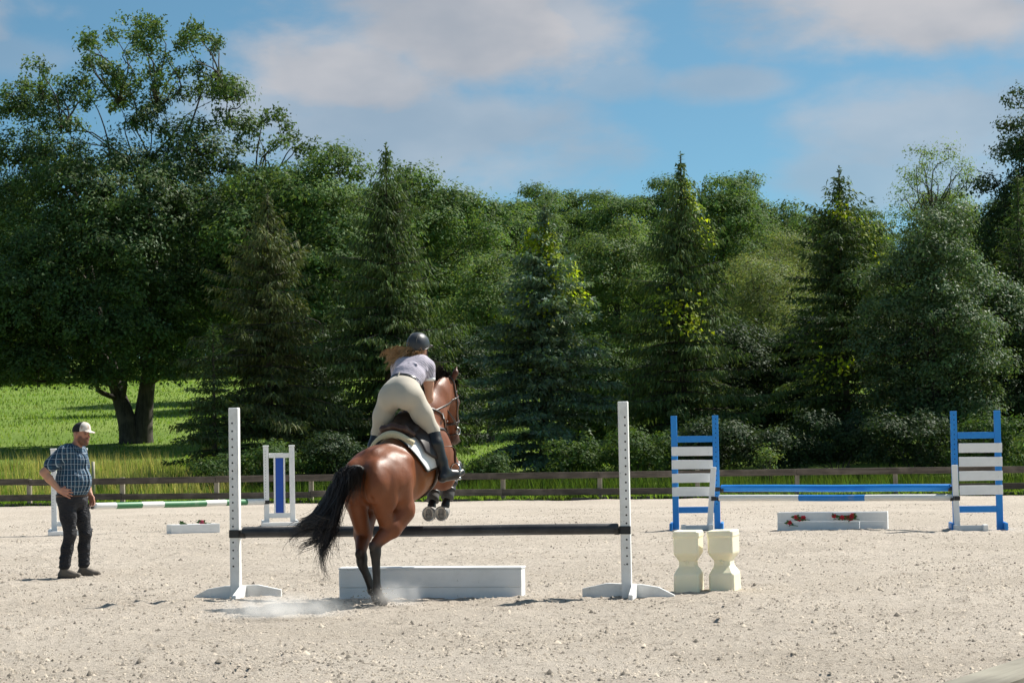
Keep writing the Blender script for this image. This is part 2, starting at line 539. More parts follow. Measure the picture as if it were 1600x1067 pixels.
mb = MB()
mb.add(*sheet('far', -30, 30, lambda x: 40.0, lambda x: fence_y(x) - 0.12 + 0.18 * float(vnoise(x, 0, 1.3, 9)), 301, 105))
mb.add(*sheet('l', -30, -10, lambda x: -6.0, lambda x: 40.0, 13, 47))
mb.add(*sheet('r', 10, 30, lambda x: -6.0, lambda x: 40.0, 13, 47))
mb.add(*sheet('n', -10, 10, lambda x: -6.0, lambda x: 12.0, 21, 19))
link('arena_outer_sand', mb.mesh('arena_outer_sand', M['sand']), None, arena)

# loose clods thrown up by hooves
oct_v = np.array([[1, 0, -.3], [0, 1, -.3], [-1, 0, -.3], [0, -1, -.3], [0, 0, 1]], float)
oct_f = np.array([[0, 1, 4], [1, 2, 4], [2, 3, 4], [3, 0, 4]])
NC = 95000
cy = 12.5 + 40 * rng.random(NC) ** 1.35
cx = rng.uniform(-1, 1, NC) * np.minimum(9.6, cy * 0.235)
keep = (vnoise(cx, cy, 0.8, 21) + 0.8 * vnoise(cx, cy, 2.4, 22)) > rng.uniform(-1.2, 1.2, NC)
cx, cy = cx[keep], cy[keep]
n = len(cx)
sz = 0.005 + 0.011 * rng.random(n) ** 2 + 0.020 * rng.random(n) ** 30
ii = np.clip(np.round((cx + 10) / 20 * 329).astype(int), 0, 429); jj = np.round((cy - 12) / 28 * 359).astype(int)
cz = np.where(jj < 360, SAND_Z[np.clip(jj, 0, 359), ii], 0.0)
ang = rng.uniform(0, 6.28, n)
P = oct_v[None] * sz[:, None, None] * rng.uniform(0.55, 1.45, (n, 5, 3))
ca, sa = np.cos(ang)[:, None], np.sin(ang)[:, None]
P = np.stack([P[..., 0] * ca - P[..., 1] * sa, P[..., 0] * sa + P[..., 1] * ca, P[..., 2] * 0.75], -1)
P += np.stack([cx, cy, cz + sz * 0.2], 1)[:, None]
Fc = (oct_f[None] + (np.arange(n) * 5)[:, None, None]).reshape(-1, 3)
tone = rng.uniform(0.22, 1.2, n)
cc = np.repeat(tone[:, None] * np.array([[0.46, 0.395, 0.315]]), 5, 0)
mc, tc = new_mat('sand_clod')
finish(tc, tc.n('ShaderNodeBsdfPrincipled', {'Base Color': tc.n('ShaderNodeAttribute', attribute_name='Col').outputs['Color'], 'Roughness': 0.95}).outputs[0])
tag(link('sand_clods', mesh_np('sand_clods', P.reshape(-1, 3), Fc, mc, False, cc)), 'loose clods of damp sand scattered over the arena', 'clods', kind='stuff')

# ------------------------------------------------------------------ board fence behind the arena
fence = tag(empty('board_fence', (0, 60.0, 0), math.atan(-0.112)),
            'low dark brown wooden board fence running along the far side of the arena', 'fence')
post_me = box_mesh('post', 0.11, 0.11, 1.15, M['post'], 0.008)
PX = [-26.86 + 2.415 * k for k in range(23)]
for k, x in enumerate(PX):
    link('post', post_me, None, fence, (x, 0.075 + random.uniform(-.01, .01), -0.47 + random.uniform(-.02, .02)), (random.uniform(-.015, .015), random.uniform(-.02, .02), random.uniform(-.06, .06)))
for ri, (zc, hh) in enumerate(((0.61, 0.165), (0.205, 0.155), (-0.015, 0.15))):
    k = 0 if ri != 1 else -1
    while k < len(PX) - 1:
        a = max(k, 0); b = min(k + 2, len(PX) - 1)
        x0, x1 = PX[a] - (0.06 if a == 0 else 0), PX[b]
        L = x1 - x0 - 0.008
        j = random.uniform(-.012, .012)
        me = box_mesh('rail', L, 0.028, hh * random.uniform(0.94, 1.04), M['wood'], 0.004, 'center')
        sag = [v for v in me.vertices]
        link('rail', me, None, fence, ((x0 + x1) / 2, -0.0 + random.uniform(-.003, .003), zc + j), (random.uniform(-.02, .02), random.uniform(-.005, .005), 0))
        k += 2
# weathered stake beyond the fence
st = tag(empty('stake', (-11.35, 65.3, 0.15)), 'thin grey stake standing in the tall grass behind the man', 'stake')
mb = MB(); mb.tube([(0, 0, -0.2), (0.01, 0, 0.4), (0.0, 0.01, 0.92)], [0.05, 0.048, 0.045], 8)
mb.obj('shaft', M['post'], st)

# the rail at the photographer's side of the arena
nf = tag(empty('near_rail', (1.215, 5.75, -0.02), math.atan2(0.5, 0.26)), 'weathered grey wooden rail crossing the bottom right corner close to the camera', 'rail')
box('board', (3.2, 0.04, 0.14), (0.1, 0, 0.875), M['rail_grey'], nf, bevel=0.006)
box('cap_board', (3.2, 0.13, 0.028), (0.1, 0.0, 0.96), M['rail_grey'], nf, bevel=0.005)
box('post', (0.1, 0.1, 0.95), (1.2, 0.074, -0.03), M['rail_grey'], nf, bevel=0.006, origin='base')

# ------------------------------------------------------------------ jumps
def holes(parent, x, y, z0, z1, step, r=0.009, name='peg_hole_disc', axis='y'):
    """row of peg holes as flat discs on the face, the shade inside painted dark"""
    a = np.arange(8) * math.pi / 4
    V = np.concatenate([[[0, 0.0, 0]], np.stack([r * np.cos(a), np.zeros(8), r * np.sin(a)], 1)])
    Fh = np.array([[0, i + 1, (i + 1) % 8 + 1] for i in range(8)])
    me = mesh_np(name, V, Fh, M['hole'])
    z = z0
    while z < z1:
        link(name, me, None, parent, (x, y, z))
        z += step


def plank_mesh(name, prof, th, mat):
    """extruded outline prof [(x,z)...] of thickness th along y"""
    bm = bmesh.new()
    vs_ = [bm.verts.new((x, -th / 2, z)) for x, z in prof]
    f = bm.faces.new(vs_)
    ex = bmesh.ops.extrude_face_region(bm, geom=[f])
    for v in [g for g in ex['geom'] if isinstance(g, bmesh.types.BMVert)]:
        v.co.y += th
    bmesh.ops.recalc_face_normals(bm, faces=bm.faces[:])
    bmesh.ops.bevel(bm, geom=bm.edges[:], offset=0.004, segments=1, affect='EDGES')
    me = bpy.data.meshes.new(name); bm.to_mesh(me); bm.free()
    me.materials.append(mat)
    return me


YAW = math.atan2(22.719 - 23.326, 1.045 + 2.686)         # direction of the front jump
FOOT = [(-0.44, 0.0), (-0.44, 0.025), (-0.29, 0.10), (-0.12, 0.128), (0.2, 0.138), (0.43, 0.09), (0.43, 0.0)]


def front_standard(loc, label, lean, mirror=False):
    r = tag(empty('jump_standard', loc, YAW), label, 'jump standard', 'white standards of the front jump')
    box('post', (0.092, 0.092, 1.84), (0, 0, 0.0), M['white'], r, (0, lean, 0), 0.006, 'base')
    holes(r, -0.012 if not mirror else 0.01, -0.0475, 0.32, 1.74, 0.0762)
    pr = [(-x, z) for x, z in FOOT[::-1]] if mirror else FOOT
    link('foot', plank_mesh('foot', pr, 0.04, M['white']), None, r, (0, 0.068, 0.0))
    f2 = [(-0.36, 0.0), (-0.36, 0.05), (-0.1, 0.125), (0.1, 0.125), (0.36, 0.05), (0.36, 0.0)]
    link('foot', plank_mesh('foot', f2, 0.04, M['white']), None, r, (0.07, 0.02, 0.001), (0, 0, math.pi / 2))
    return r


front_standard((-2.686, 23.326, 0.005), 'chipped white jump standard at the left end of the black pole', RAD(-0.1))
front_standard((1.045, 22.72, 0.005), 'white jump standard at the right end of the black pole', RAD(-0.35), True)


def pole(name, label, a, b, r, mat, cat='pole', group=None, n=20):
    a = np.array(a, float); b = np.array(b, float)
    L = np.linalg.norm(b - a)
    o = tag(empty(name, tuple((a + b) / 2)), label, cat, group)
    d = (b - a) / L
    o.rotation_euler = (0, -math.asin(d[2]), math.atan2(d[1], d[0]))
    mb = MB(); mb.tube([(-L / 2, 0, 0), (-L / 2 + .012, 0, 0), (-L / 4, 0, 0), (0, 0, -0.006), (L / 4, 0, 0), (L / 2 - .012, 0, 0), (L / 2, 0, 0)], [r * .9, r, r, r, r, r, r * .9], n)
    mb.obj('shaft', mat, o)
    return o


ux, uy = math.cos(YAW), math.sin(YAW)
sl, sr = np.array([-2.686, 23.326]), np.array([1.045, 22.72])
d = (sr - sl) / np.linalg.norm(sr - sl)
pa, pb = sl + d * 0.075, sr - d * 0.075
pole('jump_pole', 'black rail of the front jump that the horse is taking', (pa[0], pa[1] - 0.03, 0.648), (pb[0], pb[1] - 0.03, 0.655), 0.051, M['black_pole'], 'pole')


def cup(loc, yaw, side, label, s=1.0):
    """jump cup: back plate, pin and a curved cradle"""
    r = tag(empty('jump_cup', loc, yaw), label, 'jump cup', 'black jump cups')
    box('plate', (0.10 * s, 0.012, 0.075 * s), (0, -0.053, 0), M['cup'], r, bevel=0.003)
    box('side_plate', (0.012, 0.09, 0.075 * s), (side * 0.056, -0.012, 0), M['cup'], r, bevel=0.003)
    th = np.linspace(math.pi * 1.08, math.pi * 1.92, 7)
    pts_o = np.stack([np.full(7, 0), 0.064 * np.cos(th), 0.064 * np.sin(th) + 0.02], 1)
    pts_i = np.stack([np.full(7, 0), 0.056 * np.cos(th), 0.056 * np.sin(th) + 0.02], 1)
    V = np.concatenate([pts_o + [side * .062, -.03, 0], pts_i + [side * .062, -.03, 0], pts_o + [side * .105, -.03, 0], pts_i + [side * .105, -.03, 0]])
    Fq = []
    for i in range(6):
        Fq += [[i, i + 1, 15 + i, 14 + i], [7 + i, 21 + i, 22 + i, 8 + i], [i, 7 + i, 8 + i, i + 1], [14 + i, 15 + i, 22 + i, 21 + i]]
    link('cradle', mesh_np('cradle', V, np.array(Fq), M['cup'], True), None, r)
    return r


cup((-2.686, 23.326, 0.635), YAW, 1, 'black jump cup on the left front standard')
cup((1.045, 22.72, 0.642), YAW, -1, 'black jump cup on the right front standard')

# white plank box under the front jump
bl, br = np.array([-1.674, 23.02]), np.array([0.056, 22.747])
L = float(np.linalg.norm(br - bl)); yw = math.atan2(*(br - bl)[::-1])
jb = tag(empty('jump_box', (*(bl + br) / 2, 0.0), yw), 'long white plank box lying on the sand under the black pole', 'jump box')
box('front_plank', (L, 0.022, 0.165), (0, 0.011, 0.205), M['white_clean'], jb, bevel=0.004)
box('front_plank', (L - 0.004, 0.022, 0.122), (0, 0.013, 0.060), M['white_clean'], jb, bevel=0.004)
box('back_plank', (L, 0.022, 0.286), (0, 0.239, 0.145), M['white_clean'], jb, bevel=0.004)
box('top_board', (L + 0.01, 0.25, 0.02), (0, 0.125, 0.299), M['white_clean'], jb, bevel=0.004)
for s in (-1, 1):
    box('end_board', (0.022, 0.203, 0.284), (s * (L / 2 - 0.012), 0.125, 0.144), M['white_clean'], jb, bevel=0.003)


# two cream hourglass jump blocks
def block_mesh(seed):
    rr = np.random.default_rng(seed)
    # z, half width, half depth
    prof = [(0.0, .120, .20), (0.02, .124, .204), (0.175, .122, .20), (0.192, .118, .192), (0.262, .078, .125), (0.312, .078, .125), (0.372, .116, .19), (0.39, .121, .20),
            (0.535, .123, .202), (0.548, .128, .208), (0.59, .127, .206), (0.602, .118, .196), (0.602, .085, .16), (0.592, .07, .14)]
    V, Fq = [], []
    for z, a, b in prof:
        c = min(a, b) * 0.13
        ring = [(-a + c, -b), (a - c, -b), (a, -b + c), (a, b - c), (a - c, b), (-a + c, b), (-a, b - c), (-a, -b + c)]
        V += [(x + rr.normal(0, .001), y + rr.normal(0, .001), z) for x, y in ring]
    for k in range(len(prof) - 1):
        for j in range(8):
            Fq.append([k * 8 + j, k * 8 + (j + 1) % 8, (k + 1) * 8 + (j + 1) % 8, (k + 1) * 8 + j])
    bm = bmesh.new()
    bv = [bm.verts.new(v) for v in V]
    for q in Fq: bm.faces.new([bv[i] for i in q])
    bm.faces.new([bv[i] for i in range(7, -1, -1)])
    n0 = (len(prof) - 1) * 8
    bm.faces.new([bv[n0 + i] for i in range(8)])
    bmesh.ops.bevel(bm, geom=bm.edges[:], offset=0.004, segments=1, affect='EDGES')
    me = bpy.data.meshes.new('body'); bm.to_mesh(me); bm.free()
    me.materials.append(M['cream'])
    return me


for i, (x, y, rz, lab, lean) in enumerate(((1.675, 23.43, RAD(-11), 'cream plastic hourglass jump block, the left one of the pair beside the standard', .0),
                                     (2.03, 23.45, RAD(-15), 'cream plastic hourglass jump block, the right one of the pair, slightly tilted', RAD(-1.5)))):
    r = tag(empty('jump_block', (x, y, 0.0), rz), lab, 'jump block', 'cream jump blocks')
    r.rotation_euler[1] = lean
    link('body', block_mesh(i + 3), None, r)
    for zz in (0.30,):
        mb = MB(); mb.tube([(0, -0.135, zz), (0, 0.135, zz)], 0.02, 10)
        mb.obj('cup_pin', M['cream'], r)


# blue and white wing standards of the far right jump
def blue_wing(loc, yaw, inner, label):
    """inner = +1 when the jump is to the right of the wing"""
    r = tag(empty('wing_standard', loc, yaw), label, 'wing standard', 'blue and white wing standards')
    hw = 0.335
    for s in (-1, 1):
        box('post', (0.098, 0.098, 1.85), (s * hw, 0, 0), M['blue'], r, (0, RAD(-0.3), 0), 0.005, 'base')
        box('foot', (0.045, 0.66, 0.12), (s * (hw + .0735), 0.0, 0.001), M['blue'], r, (0, 0, 0), 0.01, 'base')
    holes(r, inner * hw - 0.004, -0.0505, 0.42, 1.8, 0.0762, 0.009)
    for z in (1.47, 0.325):
        box('crossbar', (2 * hw - 0.1, 0.04, 0.1), (-.003 if z > 1 else 0, -0.02, z), M['blue'], r, bevel=0.004)
    for z in (1.275, 1.06, 0.842, 0.622):
        box('slat', (0.665, 0.022, 0.148), (-inner * 0.055 + .0, -0.063, z), M['white_clean'], r, (0, random.uniform(-.006, .006), 0), 0.003)
    return r


blue_wing((2.955, 39.3, 0), RAD(-6), 1, 'blue wing standard with four white slats at the left end of the blue pole')
blue_wing((7.2, 37.65, 0), RAD(-6), -1, 'blue wing standard with four white slats at the right end of the blue pole')


def low_standard(loc, yaw, lean, side, label):
    r = tag(empty('low_standard', loc, yaw), label, 'jump standard', 'low white standards in front of the blue wings')
    box('post', (0.088, 0.088, 1.02), (0, 0, 0.0), M['white_clean'], r, (0, lean, 0), 0.005, 'base')
    box('foot', (0.5, 0.045, 0.085), (side * 0.19, -0.068, 0.002), M['white_clean'], r, (0, 0, 0), 0.006, 'base')
    for q in (-0.03, 0.41):
        box('foot_block', (0.07, 0.22, 0.1), (side * q if side > 0 else -q, -0.03 - 0.17, 0.002), M['white'], r, (0, 0, 0), 0.006, 'base')
    return r


low_standard((3.14, 39.05, 0), RAD(-6), RAD(4.6), -1, 'short white standard leaning against the left blue wing')
low_standard((6.83, 37.40, 0), RAD(-6), RAD(-1.2), 1, 'short upright white standard in front of the right blue wing')
pole('jump_pole', 'plain blue pole, the upper and rear one between the blue wings', (3.36, 39.27, 0.668), (6.80, 37.72, 0.66), 0.056, M['blue'], 'pole')
Lp = 3.66
pole('jump_pole', 'white pole with a blue middle band, lower of the two between the blue wings', (3.30, 38.98, 0.52), (6.765, 37.45, 0.515), 0.05,
     m_pole('white_blue_white', [(0.8, 0.79, 0.74), (0.02, 0.22, 0.62), (0.8, 0.79, 0.74)], [-0.56, 0.52]), 'pole')
for (x, y, z, s, lab) in ((3.22, 39.04, 0.51, 1, 'black jump cup holding the left end of the white and blue pole'), (6.835, 37.40, 0.505, -1, 'black jump cup holding the right end of the white and blue pole'),
                          (3.29, 39.27, 0.655, 1, 'black jump cup holding the left end of the plain blue pole'), (6.86, 37.70, 0.648, -1, 'black jump cup holding the right end of the plain blue pole')):
    cup((x, y, z), RAD(-6), s, lab, 0.9)

# flowers
def flower_mat(name, c): return m_simple(name, c, 0.6, 0.35, 60)


M['red'] = flower_mat('red_petals', (0.62, 0.02, 0.035))
M['pink'] = flower_mat('pink_petals', (0.72, 0.10, 0.18))
M['stem'] = flower_mat('plastic_leaf', (0.05, 0.14, 0.03))


def flower_bunch(loc, label, mat, n, spread, seed, rot=0.0):
    rr = np.random.default_rng(seed)
    r = tag(empty('flower_bunch', loc, rot), label, 'flowers', 'artificial flowers on the jump boxes')
    pet, stm = MB(), MB()
    for k in range(n):
        c = np.array([rr.uniform(-spread, spread), rr.uniform(-.05, .03), rr.uniform(-.02, .05)])
        for ring, (rad, tilt, m_) in enumerate(((0.046, 0.25, 7), (0.032, 0.8, 6), (0.016, 1.3, 4))):
            for j in range(m_):
                a = 2 * math.pi * j / m_ + rr.uniform(0, .5)
                o = np.array([math.cos(a) * math.cos(tilt), -0.45 + math.sin(a) * .5 * math.cos(tilt), math.sin(a) * math.cos(tilt) * .9 + math.sin(tilt) * .4])
                s_ = np.array([-math.sin(a), 0, math.cos(a)])
                tip = c + o * rad; mid = c + o * rad * .55
                pet.add([c, mid + s_ * rad * .42, tip, mid - s_ * rad * .42], [[0, 1, 2, 3]])
        for j in range(4):
            a = rr.uniform(0, 6.28); q = c + np.array([math.cos(a) * .09, -.02, math.sin(a) * .05])
            stm.add([c, (c + q) / 2 + [0, -.01, .022], q, (c + q) / 2 + [0, -.01, -.022]], [[0, 1, 2, 3]])
    stm.tube(bez([(-spread, -.02, -.02), (0, -.04, 0), (spread + .1, -.02, -.015)], 4), .005, 5)
    pet.obj('petals', mat, r, False); stm.obj('leaves', M['stem'], r, False)
    return r


fl, fr = np.array([4.173, 38.464]), np.array([5.864, 38.104])
L = float(np.linalg.norm(fr - fl)); yw = math.atan2(*(fr - fl)[::-1])
fb = tag(empty('jump_box', (*(fl + fr) / 2, 0.0), yw), 'long white box with red flowers between the blue wing standards', 'jump box')
box('front_plank', (L, 0.022, 0.145), (0, 0.020, 0.216), M['white_clean'], fb, bevel=0.004)
box('front_plank', (L * 0.745, 0.022, 0.14), (-L * 0.1275, 0.004, 0.070), M['white_clean'], fb, bevel=0.004)
box('front_plank', (L * 0.25, 0.022, 0.14), (L * 0.375, 0.021, 0.070), M['white_clean'], fb, bevel=0.004)
box('back_plank', (L, 0.022, 0.286), (0, 0.259, 0.145), M['white_clean'], fb, bevel=0.004)
box('floor_board', (L - .05, 0.215, 0.02), (0, 0.14, 0.03), M['white_clean'], fb, bevel=0.003)
for s in (-1, 1):
    box('end_board', (0.022, 0.214, 0.284), (s * (L / 2 - 0.012), 0.14, 0.144), M['white_clean'], fb, bevel=0.003)
for px_, z, n_, sp, lab, mt, sd in ((-0.52, 0.185, 3, .07, 'small red flower bunch at the left of the flower box', 'red', 1), (-0.66, 0.09, 1, .02, 'single red flower low on the left of the flower box', 'red', 2),
                                (0.10, 0.19, 3, .08, 'red flower bunch left of the middle seam of the flower box', 'red', 3), (0.24, 0.185, 4, .09, 'fullest red flower bunch at the middle of the flower box', 'red', 4)):
    c, s_ = math.cos(yw), math.sin(yw)
    ctr = (fl + fr) / 2 + np.array([px_ * c, px_ * s_])
    flower_bunch((ctr[0], ctr[1] - 0.012, z), lab, M[mt], n_, sp, sd, yw)

# small white flower box near the left jump
sb = tag(empty('jump_box', (-5.43, 40.95, 0), RAD(27)), 'small low white box with a pink flower, left of the front jump', 'jump box')
for s in (-1, 1):
    box('side_plank', (0.86, 0.022, 0.155), (0, s * 0.115, 0.078), M['white_clean'], sb, bevel=0.004)
    box('end_board', (0.022, 0.206, 0.153), (s * 0.418, 0, 0.077), M['white_clean'], sb, bevel=0.004)
box('floor_board', (0.81, 0.2, 0.09), (0, 0, 0.05), M['sand'], sb, bevel=0.003)
flower_bunch((-5.27, 41.03, 0.175), 'pink flower sticking up from the small low box', M['pink'], 2, .03, 8)
flower_bunch((-5.66, 40.83, 0.14), 'dark green sprig with a pink bud lying in the small low box', M['stem'], 2, .07, 9, RAD(27))


# white wings with a blue panel, left rear jump
def panel_wing(loc, yaw, label, hgt=1.43, hw=0.235):
    r = tag(empty('wing_standard', loc, yaw), label, 'wing standard', 'white wing standards of the left rear jump')
    for s in (-1, 1):
        p = box('post', (0.092, 0.092, hgt), (s * hw, 0, 0), M['white_clean'], r, (0, RAD(-0.4), 0), 0.005, 'base')
        box('post_cap', (0.108, 0.108, 0.03), (0, 0, hgt + 0.016), M['white_clean'], p, bevel=0.008)
        box('foot', (0.045, 0.62, 0.10), (s * (hw + .07), 0.0, 0.001), M['white_clean'], r, (0, 0, 0), 0.01, 'base')
    box('foot_beam', (0.7, 0.05, 0.07), (0, -0.335, 0.001), M['white_clean'], r, (0, 0, 0), 0.006, 'base')
    for z, h in ((1.275, 0.085), (0.185, 0.085)):
        box('crossbar', (2 * hw - 0.094, 0.045, h), (0, 0, z), M['white_clean'], r, bevel=0.004)
    for s in (-1, 1):
        box('stile', (0.03, 0.04, 1.0), (s * 0.088, 0, 0.73), M['white_clean'], r, bevel=0.003)
    box('panel', (0.144, 0.018, 1.0), (0, 0, 0.73), M['panel_blue'], r, bevel=0.002)
    holes(r, -hw - 0.02, -0.0475, 0.4, 1.4, 0.05, 0.006)
    return r


panel_wing((-4.27, 44.1, 0), RAD(8), 'white wing standard with a dark blue centre panel left of the horse')
panel_wing((-7.54, 41.1, 0), RAD(8), 'white wing standard mostly hidden behind the standing man', 1.43, 0.26)
G_, W_ = (0.045, 0.19, 0.075), (0.8, 0.79, 0.75)
pole('jump_pole', 'green and white banded pole of the left rear jump', (-7.12, 41.12, 0.475), (-4.56, 44.05, 0.44), 0.056,
     m_pole('green_white', [W_, G_, W_, G_, W_, G_, W_], [-1.5, -.93, -.44, .54, 1.01, 1.52]), 'pole')
cup((-4.505, 44.07, 0.43), RAD(8), -1, 'black jump cup at the right end of the green and white pole', 0.9)
cup((-7.25, 41.14, 0.465), RAD(8), 1, 'black jump cup behind the standing man', 0.9)

# ------------------------------------------------------------------ vegetation
def unit(v):
    return v / (np.linalg.norm(v, axis=-1, keepdims=True) + 1e-9)


def leaf_quads(C, N, size, aspect=0.62, seed=0, axis=None, droop=0.0):
    """pointed leaves: centres C, facing N, length size; returns verts (3n,3), triangles"""
    r = np.random.default_rng(seed)
    n = len(C)
    size = np.broadcast_to(size, (n,))[:, None]
    if axis is None:
        axis = r.normal(size=(n, 3)); axis[:, 2] -= droop
    a = unit(axis - N * np.sum(axis * N, 1, keepdims=True))
    b = np.cross(N, a)
    V = np.stack([C - a * size * .42 - b * size * .5 * aspect, C - a * size * .3 + b * size * .5 * aspect, C + a * size * .58], 1)
    return V.reshape(-1, 3), np.arange(3 * n).reshape(n, 3)


def rand_dir(r, n):
    return unit(r.normal(size=(n, 3)))


def lobe_leaves(lobes, leaf, dens, seed, clump=0.42, open_=0.0):
    """leaf clumps spread over and through the lobes (cx,cy,cz,rx,ry,rz)"""
    r = np.random.default_rng(seed)
    CC, NN = [], []
    for L in lobes:
        c, rad = np.array(L[:3], float), np.array(L[3:6], float)
        area = 4 * math.pi * (((rad[0] * rad[1]) ** 1.6 + (rad[0] * rad[2]) ** 1.6 + (rad[1] * rad[2]) ** 1.6) / 3) ** (1 / 1.6)
        ncl = max(3, int(area / (clump * clump * 1.55) * (1 - open_)))
        dv = rand_dir(r, ncl); dv[:, 2] = np.where(dv[:, 2] < -0.3, -dv[:, 2] * r.random(ncl), dv[:, 2])
        dv = unit(dv)
        # bumpy outline
        bump = 1 + 0.16 * np.sin(dv[:, 0] * 7 + seed) * np.sin(dv[:, 1] * 6 + 2 * seed) + r.normal(0, .09, ncl)
        rr = np.where(r.random(ncl) < 0.72, bump, bump * r.uniform(0.35, 0.95, ncl))
        cen = c + dv * rad * rr[:, None]
        nl = r.poisson(dens * LEAF_MORE, ncl) + 3
        idx = np.repeat(np.arange(ncl), nl)
        cs = clump * r.uniform(0.6, 1.25, ncl)
        off = r.normal(size=(len(idx), 3)) * np.array([.5, .5, .34]) * cs[idx][:, None]
        CC.append(cen[idx] + off)
        nrm = unit(off * 0.9 / clump + dv[idx] * 0.9 + np.array([0, 0, 0.6]) + r.normal(size=(len(idx), 3)) * 0.5)
        NN.append(nrm)
    C = np.concatenate(CC); N = np.concatenate(NN)
    return C, N


def leaf_colours(C, seed, spread=0.28, patch=0.5, warm=0.12):
    """each leaf's own pigment: neighbouring clumps differ a little"""
    r = np.random.default_rng(seed)
    n = len(C)
    k = 1 + spread * r.normal(size=n) * .6 + patch * 0.45 * vnoise(C[:, 0] + C[:, 1] * .7, C[:, 2] + C[:, 1] * .4, 0.9, seed)
    k = np.clip(k, 0.45, 1.9)
    w_ = 1 + warm * r.normal(size=n)
    col = np.stack([k * w_, k, k * np.clip(1 + .2 * r.normal(size=n), .5, 1.6)], 1)
    return np.repeat(col, 3, 0)


LEAF = {
    'oak': m_leaf('oak_leaf', (0.086, 0.136, 0.054), 0.36, 0.12, 0.55),
    'forest': m_leaf('forest_leaf', (0.108, 0.172, 0.060), 0.36, 0.08, 0.6),
    'light': m_leaf('light_leaf', (0.150, 0.215, 0.080), 0.4, 0.12, 0.55),
    'olive': m_leaf('olive_leaf', (0.180, 0.218, 0.090), 0.38, 0.12, 0.55),
    'glossy': m_leaf('glossy_leaf', (0.098, 0.152, 0.070), 0.3, 0.14, 0.5),
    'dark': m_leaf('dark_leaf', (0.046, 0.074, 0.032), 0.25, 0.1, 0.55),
    'vine': m_leaf('vine_leaf', (0.29, 0.36, 0.02), 0.5, 0.15, 0.55),
    'spruce': m_leaf('spruce_needle', (0.084, 0.128, 0.046), 0.22, 0.08, 0.6),
    'brown_spruce': m_leaf('brownish_spruce_needle', (0.094, 0.116, 0.046), 0.2, 0.08, 0.6),
    'blue_spruce': m_leaf('blue_spruce_needle', (0.125, 0.188, 0.112), 0.18, 0.12, 0.55),
    'shrub': m_leaf('shrub_leaf', (0.068, 0.118, 0.034), 0.35, 0.1, 0.6),
    'weed': m_leaf('shaded_weed_blade', (0.062, 0.104, 0.026), 0.4, 0.1, 0.6),  # green darkened so the colour carries the shade of the trees
    'grass': m_leaf('grass_blade', (0.15, 0.235, 0.05), 0.45, 0.1, 0.6),
    'dry_grass': m_leaf('dry_grass_blade', (0.36, 0.34, 0.18), 0.45, 0.1, 0.6),
}
LEAF_SIZE, LEAF_MORE = .80, 1.5


def limb_tubes(mb, base, targets, r0, seed, wob=0.25, fork_z=None, n=6, k=6):
    r = np.random.default_rng(seed)
    for t, rr in targets:
        a = np.array(base, float); b = np.array(t, float)
        mid1 = a + (b - a) * 0.35 + np.array([0, 0, 0.12 * np.linalg.norm(b - a)]) + r.normal(size=3) * wob
        mid2 = a + (b - a) * 0.7 + np.array([0, 0, 0.06 * np.linalg.norm(b - a)]) + r.normal(size=3) * wob
        pts = bez([a, mid1, mid2, b], 3)
        mb.tube(pts, np.linspace(rr, rr * .22, len(pts)), k)


def tree_root(name, label, x, y, cat='tree', group=None, sink=0.0):
    return tag(empty(name, (x, y, float(terrain_z(x, y)) - sink)), label, cat, group)


